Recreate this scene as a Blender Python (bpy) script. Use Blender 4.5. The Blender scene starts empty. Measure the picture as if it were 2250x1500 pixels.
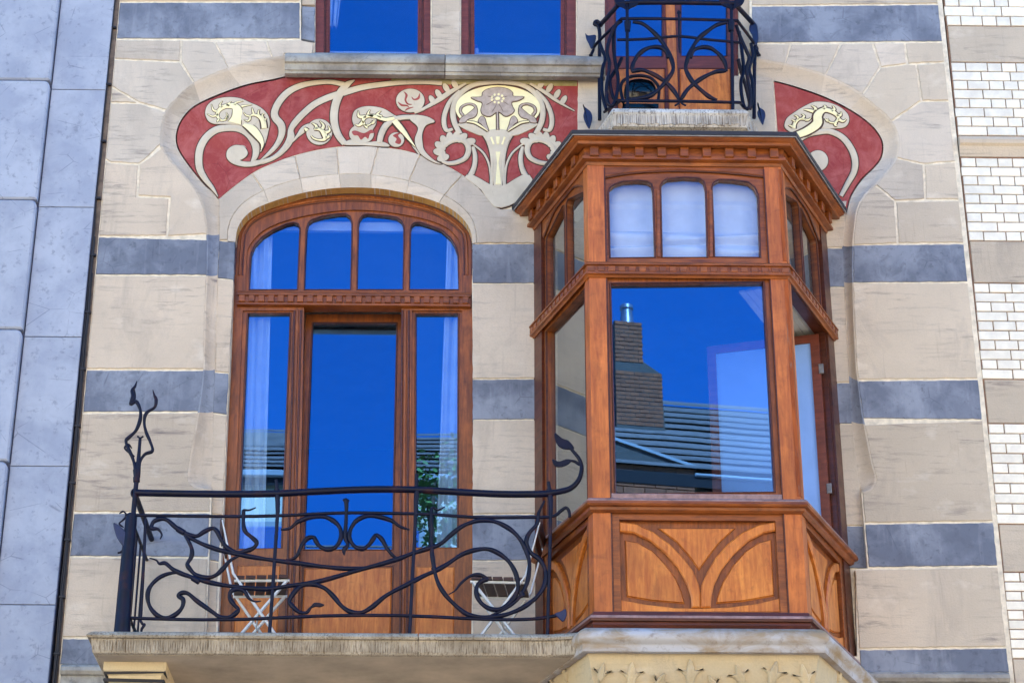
import bpy, bmesh, math, random
from mathutils import Vector, Matrix, geometry, noise
rnd = random.Random(7)
S = bpy.context.scene
COL = S.collection
# ------------------------------------------------------------------ camera
FPX, CX, CY = 4812.0, 1125.0, 750.0
YAW, PITCH, ROLL = math.radians(0.9568), math.radians(25.9717), math.radians(0.0707)
CAM = Vector((0.0, -13.5, 1.6))
_f = Vector((math.sin(YAW)*math.cos(PITCH), math.cos(YAW)*math.cos(PITCH), math.sin(PITCH)))
_r0 = Vector((math.cos(YAW), -math.sin(YAW), 0)); _u0 = _r0.cross(_f)
_r = math.cos(ROLL)*_r0 + math.sin(ROLL)*_u0
_u = -math.sin(ROLL)*_r0 + math.cos(ROLL)*_u0
cd = bpy.data.cameras.new('camera'); co = bpy.data.objects.new('camera', cd); COL.objects.link(co)
co.matrix_world = Matrix(((_r.x, _u.x, -_f.x, CAM.x), (_r.y, _u.y, -_f.y, CAM.y), (_r.z, _u.z, -_f.z, CAM.z), (0, 0, 0, 1)))
cd.sensor_width = 36.0; cd.lens = FPX/2250*36.0; cd.clip_end = 500
S.camera = co
# ------------------------------------------------------------------ sky, sun, exposure
SUN_EL, SUN_AZ = math.radians(52), math.radians(20)      # the sun stands behind the facade, which lies in open shade
wd = bpy.data.worlds.new('World'); S.world = wd; wd.use_nodes = True
nt = wd.node_tree; nt.nodes.clear()
sky = nt.nodes.new('ShaderNodeTexSky'); sky.sky_type = 'NISHITA'; sky.sun_disc = False
sky.sun_elevation = SUN_EL; sky.sun_rotation = SUN_AZ
sky.altitude = 400; sky.air_density = 1.0; sky.dust_density = 0.0; sky.ozone_density = 2.6
bg = nt.nodes.new('ShaderNodeBackground'); bg.inputs['Strength'].default_value = 0.105
wo = nt.nodes.new('ShaderNodeOutputWorld')
hs = nt.nodes.new('ShaderNodeHueSaturation'); hs.inputs['Saturation'].default_value = 1.4
nt.links.new(sky.outputs[0], hs.inputs['Color']); nt.links.new(hs.outputs[0], bg.inputs[0]); nt.links.new(bg.outputs[0], wo.inputs[0])
sl = bpy.data.lights.new('sun', 'SUN'); sl.energy = 5.0; sl.angle = math.radians(0.53); sl.color = (1.0, 0.94, 0.86)
so = bpy.data.objects.new('sun', sl); COL.objects.link(so)
_sd = Vector((math.sin(SUN_AZ)*math.cos(SUN_EL), math.cos(SUN_AZ)*math.cos(SUN_EL), math.sin(SUN_EL)))
so.rotation_euler = _sd.to_track_quat('Z', 'Y').to_euler(); so.location = _sd*60
S.view_settings.view_transform = 'Standard'; S.view_settings.look = 'None'
S.view_settings.gamma = 1.0; S.view_settings.exposure = 2.5; S.view_settings.use_curve_mapping = False
S.cycles.max_bounces = 8; S.cycles.transparent_max_bounces = 12; S.cycles.glossy_bounces = 5
S.cycles.caustics_reflective = False; S.cycles.caustics_refractive = False

# ------------------------------------------------------------------ helpers: frames
def ray(x, y):
    return (_f + _r*((x-CX)/FPX) - _u*((y-CY)/FPX))
class Fr:
    """a vertical plane: u along it, v = height, d = distance in front of it"""
    def __init__(s, O, U, N): s.O, s.U, s.N = Vector(O), Vector(U).normalized(), Vector(N).normalized()
    def w(s, u, v, d=0.0): return s.O + s.U*u + Vector((0, 0, v)) + s.N*d
    def px(s, x, y, d=0.0):
        r = ray(x, y); t = (s.O + s.N*d - CAM).dot(s.N)/r.dot(s.N); p = CAM + r*t
        return ((p - s.O).dot(s.U), p.z)
    def pl(s, pts, d=0.0): return [s.px(p[0], p[1], d) for p in pts]
FW = Fr((0, 0, 0), (1, 0, 0), (0, -1, 0))
def tr(ox, oy, k): return lambda pts: [(ox+p[0]/k, oy+p[1]/k)+tuple(p[2:]) for p in pts]

WM = {}
def link(o, parent=None, loc=None):
    COL.objects.link(o)
    if loc is not None: o.location = loc
    m = Matrix.Translation(o.location) if loc is not None else Matrix()
    WM[o.name] = m
    if parent is not None:
        o.parent = parent; o.matrix_parent_inverse = WM[parent.name].inverted()
    return o
def thing(name, label, cat, loc, group=None):
    o = bpy.data.objects.new(name, None); o.empty_display_size = .1
    link(o, None, Vector(loc)); tag(o, label, cat, group); return o
def tag(o, label, cat, group=None):
    o['label'] = label; o['category'] = cat
    if group: o['group'] = group
    return o
def part(name, parent, loc):
    o = bpy.data.objects.new(name, None); o.empty_display_size = .05
    return link(o, parent, Vector(loc))
def mk(name, verts, faces, mat, parent=None, smooth=0, recalc=True):
    vs = [Vector(v) for v in verts]
    lo = Vector((min(v.x for v in vs), min(v.y for v in vs), min(v.z for v in vs)))
    hi = Vector((max(v.x for v in vs), max(v.y for v in vs), max(v.z for v in vs)))
    c = (lo+hi)/2
    me = bpy.data.meshes.new(name); me.from_pydata([v-c for v in vs], [], faces)
    if recalc:
        bm = bmesh.new(); bm.from_mesh(me); bmesh.ops.remove_doubles(bm, verts=bm.verts, dist=1e-6)
        bmesh.ops.recalc_face_normals(bm, faces=bm.faces); bm.to_mesh(me); bm.free()
    me.materials.append(mat)
    if smooth:
        me.polygons.foreach_set('use_smooth', [True]*len(me.polygons))
        me.set_sharp_from_angle(angle=math.radians(smooth))
    o = bpy.data.objects.new(name, me)
    return link(o, parent, c)
class MB:
    """collects several closed pieces into one mesh"""
    def __init__(s): s.v, s.f = [], []
    def add(s, v, f):
        n = len(s.v); s.v += [Vector(q) for q in v]; s.f += [[i+n for i in q] for q in f]
    def build(s, name, mat, parent=None, smooth=0): return mk(name, s.v, s.f, mat, parent, smooth)

def area2(p): return sum(p[i][0]*p[(i+1) % len(p)][1]-p[(i+1) % len(p)][0]*p[i][1] for i in range(len(p)))
def ccw(p): p = [tuple(q[:2]) for q in p]; return p if area2(p) > 0 else p[::-1]
def inset(p, k):
    """p ccw, move every vertex inwards by k"""
    n = len(p); out = []
    for i in range(n):
        a, b, c = Vector(p[i-1]), Vector(p[i]), Vector(p[(i+1) % n])
        e1, e2 = (b-a), (c-b)
        if e1.length < 1e-9 or e2.length < 1e-9: out.append(tuple(b)); continue
        n1 = Vector((-e1.y, e1.x)).normalized(); n2 = Vector((-e2.y, e2.x)).normalized()
        m = n1+n2
        if m.length < 1e-6: m = n1
        m.normalize(); q = max(.45, m.dot(n1))
        out.append(tuple(b+m*(k/q)))
    return out
def resamp(pts, step):
    out = []
    for i in range(len(pts)-1):
        a, b = Vector(pts[i][:2]), Vector(pts[i+1][:2]); n = max(1, int((b-a).length/step))
        out += [tuple(a.lerp(b, k/n)) for k in range(n)]
    return out+[tuple(pts[-1][:2])]
def cr(pts, n=6, closed=False):
    """Catmull-Rom through the points (any dimension)"""
    P = [tuple(map(float, p)) for p in pts]; N = len(P); out = []
    rng = range(N if closed else N-1)
    for i in rng:
        g = lambda j: P[j % N] if closed else P[max(0, min(N-1, j))]
        a, b, c, d = g(i-1), g(i), g(i+1), g(i+2)
        for k in range(n):
            t = k/n
            out.append(tuple(.5*(2*b[j]+(c[j]-a[j])*t+(2*a[j]-5*b[j]+4*c[j]-d[j])*t*t+(3*b[j]-a[j]-3*c[j]+d[j])*t**3) for j in range(len(b))))
    if not closed: out.append(P[-1])
    return out
def equal(pts, n):
    """n+1 points equally spaced along a polyline"""
    V = [Vector(p[:2]) for p in pts]; L = [0]
    for i in range(len(V)-1): L.append(L[-1]+(V[i+1]-V[i]).length)
    out = []; j = 0
    for k in range(n+1):
        s = L[-1]*k/n
        while j < len(V)-2 and L[j+1] < s: j += 1
        t = (s-L[j])/max(1e-9, L[j+1]-L[j]); out.append(tuple(V[j].lerp(V[j+1], min(1, max(0, t)))))
    return out
def rings(fr, loops, cap0=True, cap1=True):
    """loops: list of (poly, d) with equal counts, skinned; first and last capped"""
    v, f = [], []; n = len(loops[0][0])
    for p, d in loops: v += [fr.w(q[0], q[1], d) for q in p]
    for k in range(len(loops)-1):
        for i in range(n):
            j = (i+1) % n; f.append([k*n+i, k*n+j, (k+1)*n+j, (k+1)*n+i])
    if cap0: f.append(list(range(n)))
    if cap1: f.append(list(range((len(loops)-1)*n, len(loops)*n)))
    return v, f
def slab_geo(fr, poly, df, db, bev=.004):
    p = ccw(poly)
    if bev: return rings(fr, [(p, db), (p, df-bev), (inset(p, bev), df)])
    return rings(fr, [(p, db), (p, df)])
def slab(name, fr, poly, df, db, mat, parent, bev=.004, smooth=0):
    v, f = slab_geo(fr, poly, df, db, bev); return mk(name, v, f, mat, parent, smooth)
def plate_geo(fr, outer, holes, df, db):
    L = [ccw(outer)]+[ccw(h)[::-1] for h in holes]
    flat = [q for l in L for q in l]; n = len(flat)
    tris = geometry.tessellate_polygon([[Vector((q[0], q[1], 0)) for q in l] for l in L])
    v = [fr.w(q[0], q[1], df) for q in flat]+[fr.w(q[0], q[1], db) for q in flat]
    f = [list(t) for t in tris]+[[i+n for i in t][::-1] for t in tris]; k = 0
    for l in L:
        for i in range(len(l)):
            a, b = k+i, k+(i+1) % len(l); f.append([a, b, b+n, a+n])
        k += len(l)
    return v, f
def plate(name, fr, outer, holes, df, db, mat, parent, smooth=0):
    v, f = plate_geo(fr, outer, holes, df, db); return mk(name, v, f, mat, parent, smooth)
def boxg(fr, u0, u1, v0, v1, d0, d1, bev=.003):
    return slab_geo(fr, [(u0, v0), (u1, v0), (u1, v1), (u0, v1)], d1, d0, bev)
def box(name, fr, u0, u1, v0, v1, d0, d1, mat, parent, bev=.003):
    v, f = boxg(fr, u0, u1, v0, v1, d0, d1, bev); return mk(name, v, f, mat, parent)
def tubeg(pts, rad, n=8, flat=None):
    """tube along 3D points; rad a number or a list; flat = squash of the second axis (towards flat's direction)"""
    P = [Vector(p) for p in pts]; m = len(P); v, f = [], []
    R = rad if isinstance(rad, (list, tuple)) else [rad]*m
    ref = Vector((0, 1, 0)); 
    for i in range(m):
        t = (P[min(m-1, i+1)]-P[max(0, i-1)])
        t = t.normalized() if t.length > 1e-9 else Vector((0, 0, 1))
        a = ref if abs(t.dot(ref)) < .93 else Vector((1, 0, 0))
        x = (a-t*a.dot(t)).normalized(); y = t.cross(x)
        for k in range(n):
            an = 2*math.pi*(k+.5)/n
            v.append(P[i]+(x*math.cos(an)*(flat or 1)+y*math.sin(an))*R[i])
    for i in range(m-1):
        for k in range(n):
            j = (k+1) % n; f.append([i*n+k, i*n+j, (i+1)*n+j, (i+1)*n+k])
    f += [list(range(n)), list(range((m-1)*n, m*n))]
    return v, f
def tube(name, pts, rad, mat, parent, n=8, flat=None, smooth=50):
    v, f = tubeg(pts, rad, n, flat); return mk(name, v, f, mat, parent, smooth)
def loop_tube_geo(pts, r, n=6):
    P = [Vector(p) for p in pts]; m = len(P); v, f = [], []
    for i in range(m):
        t = (P[(i+1) % m]-P[i-1]).normalized(); a = Vector((0, 1, 0)) if abs(t.y) < .9 else Vector((1, 0, 0))
        x = (a-t*a.dot(t)).normalized(); y = t.cross(x)
        for k in range(n):
            an = 2*math.pi*(k+.5)/n; v.append(P[i]+(x*math.cos(an)+y*math.sin(an))*r)
    for i in range(m):
        for k in range(n):
            j = (k+1) % n; q = (i+1) % m
            f.append([i*n+k, i*n+j, q*n+j, q*n+k])
    return v, f
def stripg(fr, A, dA, B, dB, db, prof=((0, 0), (1, 1)), n=80):
    """closed solid between two curves (u,v lists); prof: (t across, t depth) points from A to B"""
    A, B = equal(A, n), equal(B, n); v, f = [], []
    m = len(prof)+2
    for a, b in zip(A, B):
        a, b = Vector(a), Vector(b)
        for t, s in prof:
            q = a.lerp(b, t); v.append(fr.w(q.x, q.y, dA+(dB-dA)*s))
        v.append(fr.w(b.x, b.y, db)); v.append(fr.w(a.x, a.y, db))
    for i in range(n):
        for k in range(m):
            j = (k+1) % m; f.append([i*m+k, i*m+j, (i+1)*m+j, (i+1)*m+k])
    f += [list(range(m)), list(range(n*m, (n+1)*m))]
    return v, f
def strokeg(fr, pts, d0, d1, rnd_=.3):
    """ribbon on the plane: pts (u, v, width)"""
    v, f = [], []; m = len(pts); K = 5
    for i in range(m):
        a, b = Vector(pts[max(0, i-1)][:2]), Vector(pts[min(m-1, i+1)][:2]); t = b-a
        t = t.normalized() if t.length > 1e-9 else Vector((1, 0)); nn = Vector((-t.y, t.x)); c = Vector(pts[i][:2]); h = pts[i][2]/2
        for s, d in ((-1, d0), (-1, d1-(d1-d0)*rnd_), (-.55, d1), (.55, d1), (1, d1-(d1-d0)*rnd_), (1, d0)):
            q = c+nn*h*s; v.append(fr.w(q.x, q.y, d))
    K = 6
    for i in range(m-1):
        for k in range(K):
            j = (k+1) % K; f.append([i*K+k, i*K+j, (i+1)*K+j, (i+1)*K+k])
    f += [list(range(K)), list(range((m-1)*K, m*K))]
    return v, f
def offset_path(path, p):
    """plan polyline (x,y), offset to its right-hand side seen walking A->D along the front (towards -y)"""
    out = []; n = len(path)
    for i in range(n):
        q = Vector(path[i]); ns = []
        if i > 0: e = (q-Vector(path[i-1])).normalized(); ns.append(Vector((e.y, -e.x)))
        if i < n-1: e = (Vector(path[i+1])-q).normalized(); ns.append(Vector((e.y, -e.x)))
        m = sum(ns, Vector((0, 0))).normalized(); out.append(q+m*(p/max(.4, m.dot(ns[0]))))
    return out
def mouldg(path, prof):
    """sweep a closed profile of (projection, z) along the plan path"""
    v, f = [], []; n = len(path); m = len(prof)
    offs = [offset_path(path, p) for p, z in prof]
    for i in range(n):
        for k in range(m): v.append(Vector((offs[k][i].x, offs[k][i].y, prof[k][1])))
    for i in range(n-1):
        for k in range(m):
            j = (k+1) % m; f.append([i*m+k, i*m+j, (i+1)*m+j, (i+1)*m+k])
    f += [list(range(m)), list(range((n-1)*m, n*m))]
    return v, f
def mould(name, path, prof, mat, parent, smooth=30):
    v, f = mouldg(path, prof); return mk(name, v, f, mat, parent, smooth)
def prismg(plan, z0, z1):
    n = len(plan); v = [Vector((p[0], p[1], z0)) for p in plan]+[Vector((p[0], p[1], z1)) for p in plan]
    return v, [[i, (i+1) % n, n+(i+1) % n, n+i] for i in range(n)]+[list(range(n)), list(range(n, 2*n))]
def shared(name, me, mat, parent, loc, rot=None, scale=None):
    o = bpy.data.objects.new(name, me); link(o, parent, Vector(loc))
    if rot: o.rotation_euler = rot
    if scale: o.scale = scale
    return o
def bevel_box_mesh(name, sx, sy, sz, b, mat):
    """box centred at the origin, front (-y) edges bevelled"""
    v, f = slab_geo(FW, [(-sx/2, -sz/2), (sx/2, -sz/2), (sx/2, sz/2), (-sx/2, sz/2)], sy/2, -sy/2, b)
    me = bpy.data.meshes.new(name); me.from_pydata(v, [], f)
    bm = bmesh.new(); bm.from_mesh(me); bmesh.ops.recalc_face_normals(bm, faces=bm.faces); bm.to_mesh(me); bm.free()
    me.materials.append(mat); return me

# ------------------------------------------------------------------ materials
def lin(c): return tuple(((x/255)/12.92 if x/255 <= .04045 else ((x/255+.055)/1.055)**2.4) for x in c)+(1.0,)
class M:
    def __init__(s, name):
        s.m = bpy.data.materials.new(name); s.m.use_nodes = True; s.t = s.m.node_tree
        s.b = s.t.nodes['Principled BSDF']; s.o = s.t.nodes['Material Output']
    def n(s, typ, **kw):
        x = s.t.nodes.new('ShaderNode'+typ)
        for k, v in kw.items():
            if k in x.inputs: x.inputs[k].default_value = v
            else: setattr(x, k, v)
        return x
    def l(s, a, b): s.t.links.new(a, b)
    def pos(s, scale=(1, 1, 1), rot=(0, 0, 0), shift=0.0):
        g = s.n('NewGeometry'); mp = s.n('Mapping'); mp.inputs['Scale'].default_value = scale; mp.inputs['Rotation'].default_value = rot
        if shift:
            oi = s.n('ObjectInfo'); mu = s.n('VectorMath', operation='SCALE'); cb = s.n('CombineXYZ')
            s.l(oi.outputs['Random'], cb.inputs[0]); s.l(oi.outputs['Random'], cb.inputs[2]); s.l(oi.outputs['Random'], cb.inputs[1])
            s.l(cb.outputs[0], mu.inputs[0]); mu.inputs['Scale'].default_value = shift
            ad = s.n('VectorMath', operation='ADD'); s.l(g.outputs['Position'], ad.inputs[0]); s.l(mu.outputs[0], ad.inputs[1]); s.l(ad.outputs[0], mp.inputs[0])
        else: s.l(g.outputs['Position'], mp.inputs[0])
        return mp.outputs[0]
    def noise(s, vec, scale, detail=4, rough=.6, dist=0):
        x = s.n('TexNoise'); x.inputs['Scale'].default_value = scale; x.inputs['Detail'].default_value = detail
        x.inputs['Roughness'].default_value = rough; x.inputs['Distortion'].default_value = dist
        s.l(vec, x.inputs['Vector']); return x.outputs[0]
    def ramp(s, fac, stops):
        x = s.n('ValToRGB'); e = x.color_ramp.elements
        while len(e) < len(stops): e.new(.5)
        for k, (p, c) in enumerate(stops):
            e[k].position = p; e[k].color = c if len(c) == 4 else tuple(c)+(1,)
        s.l(fac, x.inputs[0]); return x.outputs[0]
    def mix(s, fac, a, b, mode='MIX'):
        x = s.n('Mix', data_type='RGBA', blend_type=mode)
        for k, q in ((0, fac), (6, a), (7, b)):
            if isinstance(q, (int, float)): x.inputs[k].default_value = q
            elif isinstance(q, tuple): x.inputs[k].default_value = q
            else: s.l(q, x.inputs[k])
        return x.outputs[2]
    def bump(s, h, strength=.3, dist=.01):
        x = s.n('Bump'); x.inputs['Strength'].default_value = strength; x.inputs['Distance'].default_value = dist
        s.l(h, x.inputs['Height']); s.l(x.outputs[0], s.b.inputs['Normal'])
    def vary(s, col, amt=.12):
        """brightness differs from object to object"""
        oi = s.n('ObjectInfo'); mr = s.n('MapRange'); mr.inputs[3].default_value = 1-amt; mr.inputs[4].default_value = 1+amt
        s.l(oi.outputs['Random'], mr.inputs[0]); cb = s.n('CombineColor')
        for k in range(3): s.l(mr.outputs[0], cb.inputs[k])
        return s.mix(1.0, col, cb.outputs[0], 'MULTIPLY')
    def out(s, col, rough=.7, spec=None):
        if isinstance(col, tuple): s.b.inputs['Base Color'].default_value = col
        else: s.l(col, s.b.inputs['Base Color'])
        if isinstance(rough, (int, float)): s.b.inputs['Roughness'].default_value = rough
        else: s.l(rough, s.b.inputs['Roughness'])
        if spec is not None: s.b.inputs['Specular IOR Level'].default_value = spec
        return s.m
W = (1, 1, 1, 1); K = (0, 0, 0, 1)
def sandstone(name, base, rot=(0, 0, 0), veins=1.0, warm=0.0, amt=.12):
    m = M(name)
    p = m.pos((1.1, 4, 9), rot, 7.0)
    v1 = m.noise(p, 3.0, 7, .68, .4)
    q = m.pos((1, 1, 1), (0, 0, 0), 3.0)
    mask = m.noise(q, 2.2, 3, .5)
    streak = m.ramp(v1, [(.53, K), (.60, (.35, .35, .35, 1)), (.74, W)])
    mk_ = m.ramp(mask, [(.36, K), (.62, W)])
    fac = m.mix(1.0, streak, mk_, 'MULTIPLY')
    blot = m.noise(q, 1.3, 5, .6)
    c0 = m.mix(m.ramp(blot, [(.3, K), (.7, W)]), lin(base), lin(tuple(min(255, x*.90) for x in base)))
    fine = m.noise(m.pos((1, 1, 1)), 90, 3, .6)
    c0 = m.mix(m.ramp(fine, [(.35, (.14,)*3), (.65, K)]), c0, lin(tuple(x*.75 for x in base)))
    sc = m.n('Math', operation='MULTIPLY'); m.l(fac, sc.inputs[0]); sc.inputs[1].default_value = .72*veins
    c1 = m.mix(sc.outputs[0], c0, lin((118, 108, 106)))
    pit = m.noise(m.pos((4, 4, 26), rot, 5), 5, 5, .7)
    c2 = m.mix(m.ramp(pit, [(.69, K), (.75, (.6, .6, .6, 1))]), c1, lin((84, 66, 60)))
    soot = m.noise(m.pos((1.6, 1.6, .7), (0, 0, 0), 2), 2.1, 6, .7, .8)
    c2 = m.mix(m.ramp(soot, [(.52, K), (.78, (.5,)*3)]), c2, lin((150, 138, 128)))
    drip = m.noise(m.pos((22, 22, 1.1), (0, 0, 0), 1), 1.4, 5, .65)
    c2 = m.mix(m.ramp(drip, [(.60, K), (.78, (.32,)*3)]), c2, lin((128, 110, 98)))
    pale = m.noise(m.pos((1, 1, 1.6), (0, 0, 0), 8), 3.4, 5, .6)
    c2 = m.mix(m.ramp(pale, [(.58, K), (.75, (.45,)*3)]), c2, lin((232, 220, 204)))
    c3 = m.vary(c2, amt)
    m.bump(m.mix(.5, m.mix(.5, v1, pit), fine), .6, .008)
    return m.out(c3, .82, .3)
SAND = sandstone('sandstone', (214, 194, 172), (0, 0, 0), 1.35)
SANDD = sandstone('sandstone_diagonal_bed', (212, 196, 178), (0, math.radians(48), 0), 1.3)
SANDV = sandstone('sandstone_upright_bed', (216, 199, 180), (0, math.radians(78), 0), .9)
SANDG = sandstone('sandstone_greyer', (211, 193, 171), (0, math.radians(3), 0), 1.25)
SANDW = sandstone('sandstone_carved', (220, 198, 160), (0, 0, 0), .5)
def bluestone(name, base, dark, amt=.06, mott=.6):
    m = M(name); q = m.pos((1, 1, 1), (0, 0, 0), 5.0)
    a = m.noise(q, 2.6, 6, .62, .3); b = m.noise(q, 22, 5, .6)
    c = m.mix(m.ramp(a, [(.40, K), (.60, W)]), lin(base), lin(dark))
    mb = m.noise(q, 7, 6, .7, .6); c = m.mix(m.ramp(mb, [(.50, K), (.70, (mott,)*3)]), c, lin(tuple(x*.86 for x in dark)))
    c = m.mix(m.ramp(b, [(.58, K), (.70, (.5,)*3)]), c, lin(tuple(x*.72 for x in dark)))
    sp = m.n('TexVoronoi', feature='DISTANCE_TO_EDGE'); sp.inputs['Scale'].default_value = 3.1; m.l(m.pos((1, 1, 1.4), (.3, .5, .2), 9), sp.inputs['Vector'])
    wob = m.noise(q, 5, 3, .5)
    cr_ = m.mix(1.0, m.ramp(sp.outputs[0], [(.0, (.5,)*3), (.012, K)]), m.ramp(wob, [(.52, K), (.62, W)]), 'MULTIPLY')
    c = m.mix(cr_, c, lin((66, 70, 84)))
    w = m.noise(m.pos((9, 9, .9)), 2.5, 4, .6)
    c = m.mix(m.ramp(w, [(.55, K), (.75, (.22,)*3)]), c, lin((172, 176, 188)))
    c = m.vary(c, amt); m.bump(m.mix(.5, a, b), .3, .005)
    return m.out(c, .7, .35)
BLUE = bluestone('bluestone_band', (138, 143, 156), (104, 109, 124))
BLUEL = bluestone('bluestone_panel', (168, 173, 188), (150, 156, 174), .05, .3)
def simple(name, base, rough=.7, var=.1, scale=8, bump=.2, spec=None, metal=0, amt=0):
    m = M(name); q = m.pos(); a = m.noise(q, scale, 6, .62)
    c = m.mix(m.ramp(a, [(.3, K), (.7, W)]), lin(tuple(min(255, x*(1+var)) for x in base)), lin(tuple(x*(1-var) for x in base)))
    if amt: c = m.vary(c, amt)
    if bump: m.bump(a, bump, .004)
    if metal: m.b.inputs['Metallic'].default_value = metal
    return m.out(c, rough, spec)
MORTAR = simple('cream_mortar', (224, 210, 188), .9, .10, 18, .6)
PLASTER = None
def plaster_red():
    m = M('red_plaster'); q = m.pos()
    a = m.noise(q, 3, 5, .6); b = m.noise(m.pos((1, 1, .5)), 26, 6, .7)
    c = m.mix(m.ramp(a, [(.3, K), (.7, W)]), lin((160, 70, 64)), lin((146, 58, 60)))
    c = m.mix(m.ramp(b, [(.50, K), (.78, (.5,)*3)]), c, lin((196, 112, 100)))
    f = m.noise(m.pos((1, 1, 1)), 7, 6, .72, .6); c = m.mix(m.ramp(f, [(.44, K), (.68, (.65,)*3)]), c, lin((186, 106, 102)))
    dk = m.noise(m.pos((1.4, 1, 1)), 1.7, 5, .65); c = m.mix(m.ramp(dk, [(.50, K), (.72, (.5,)*3)]), c, lin((116, 38, 46)))
    vo = m.n('TexVoronoi', feature='DISTANCE_TO_EDGE'); vo.inputs['Scale'].default_value = 4.2; m.l(m.pos((1, 1, .8)), vo.inputs['Vector'])
    ck = m.mix(1.0, m.ramp(vo.outputs[0], [(0, (.7,)*3), (.008, K)]), m.ramp(a, [(.5, K), (.6, W)]), 'MULTIPLY'); c = m.mix(ck, c, lin((96, 40, 40)))
    m.bump(b, .25, .003); return m.out(c, .85, .3)
RED = plaster_red()
def plaster_cream():
    m = M('cream_plaster'); q = m.pos(); a = m.noise(q, 5, 6, .65)
    c = m.mix(m.ramp(a, [(.3, K), (.7, W)]), lin((216, 202, 180)), lin((194, 178, 156)))
    v = m.noise(m.pos((12, 12, 3)), 4, 5, .7)
    c = m.mix(m.ramp(v, [(.58, K), (.75, (.35,)*3)]), c, lin((140, 128, 118)))
    m.bump(a, .3, .003); return m.out(c, .85, .3)
CREAM = plaster_cream()
def mossy():
    m = M('mossy_plaster'); a = m.noise(m.pos(), 4, 6, .65)
    c = m.mix(m.ramp(a, [(.35, K), (.65, W)]), lin((190, 176, 136)), lin((140, 128, 78)))
    m.bump(a, .3, .003); return m.out(c, .9, .2)
MOSS = mossy()
OUTL = simple('incised_line', (74, 50, 40), .8, .1, 20, 0)
FLOW = simple('flower_plaster', (176, 158, 146), .8, .12, 24, .4)
GOLD = simple('pale_gilding', (250, 232, 178), .38, .04, 12, .05, .6)
OCHRE = simple('ochre_arch_soffit', (206, 160, 92), .85, .1, 14, .3)
def wood(name, base, dark, horiz=False, rough=.42, amt=.08):
    m = M(name); sc = (3, 3, 26) if horiz else (26, 26, 3)
    g = m.noise(m.pos(sc, (0, 0, 0), 6), 1.6, 6, .62, .5)
    big = m.noise(m.pos((3, 3, 1.5) if not horiz else (1.5, 3, 3), (0, 0, 0), 4), 1.8, 4, .6)
    c = m.mix(m.ramp(g, [(.32, K), (.68, W)]), lin(base), lin(dark))
    c = m.mix(m.ramp(big, [(.40, K), (.75, (.55,)*3)]), c, lin(tuple(x*.8 for x in dark)))
    fl = m.noise(m.pos((60, 60, 8) if not horiz else (8, 60, 60), (0, 0, 0), 3), 1.2, 4, .7)
    c = m.mix(m.ramp(fl, [(.60, K), (.74, (.35,)*3)]), c, lin((52, 22, 12)))
    c = m.vary(c, amt); m.bump(g, .22, .002)
    r = m.ramp(big, [(.3, (rough-.08,)*3), (.7, (rough+.14,)*3)])
    m.b.inputs['Coat Weight'].default_value = .3; m.b.inputs['Coat Roughness'].default_value = .22
    spl = m.noise(m.pos((5, 5, 5), (0, 0, 0), 4), 2.0, 6, .7, 1.0); c = m.mix(m.ramp(spl, [(.54, K), (.76, (.5,)*3)]), c, lin(tuple(x*.62 for x in dark)))
    wn = m.noise(m.pos((2, 2, 2), (0, 0, 0), 9), 1.6, 5, .6); c = m.mix(m.ramp(wn, [(.56, K), (.76, (.45,)*3)]), c, lin(tuple(min(255, x*1.18+8) for x in base)))
    return m.out(c, r, .4)
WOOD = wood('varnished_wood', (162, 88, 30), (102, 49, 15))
WOODB = wood('orange_bay_wood', (206, 116, 48), (158, 78, 26))  # stronger orange wood tone of the bay's corner posts
WOODH = wood('varnished_wood_cross_grain', (160, 87, 31), (106, 51, 16), True)
WOODP = wood('varnished_wood_panel', (218, 134, 56), (172, 88, 30))
WOODR = wood('reddish_wood', (132, 64, 42), (98, 42, 26), True)
WOODD = wood('dark_varnished_wood', (98, 44, 18), (66, 27, 10), True)
def weathered():
    m = M('weathered_wood'); g = m.noise(m.pos((24, 24, 2.4)), 1.6, 6, .62, .5)
    c = m.mix(m.ramp(g, [(.32, K), (.68, W)]), lin((170, 84, 30)), lin((118, 52, 18)))
    w = m.noise(m.pos((30, 30, 2.6)), 1.5, 6, .7)
    c = m.mix(m.ramp(w, [(.56, K), (.66, (.85,)*3)]), c, lin((132, 104, 88)))
    d = m.noise(m.pos((46, 46, 4), (0, 0, .4)), 1.3, 5, .7)
    c = m.mix(m.ramp(d, [(.60, K), (.70, (.8,)*3)]), c, lin((46, 26, 18)))
    m.bump(g, .5, .004); return m.out(c, .6, .3)
WOODW = weathered()
GREYW = simple('bleached_sill_wood', (142, 112, 108), .6, .2, 16, .3)
def iron():
    m = M('painted_iron'); a = m.noise(m.pos(), 14, 5, .6); b = m.noise(m.pos(), 5, 4, .6)
    c = m.mix(m.ramp(a, [(.35, K), (.7, W)]), lin((6, 8, 40)), lin((4, 5, 24)))
    c = m.mix(m.ramp(b, [(.58, K), (.70, (.8,)*3)]), c, lin((56, 24, 22)))
    m.bump(a, .5, .006); return m.out(c, .5, .25)
IRON = iron()
IRONL = simple('blue_green_iron_leaf', (10, 26, 66), .5, .25, 20, .3)
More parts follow.
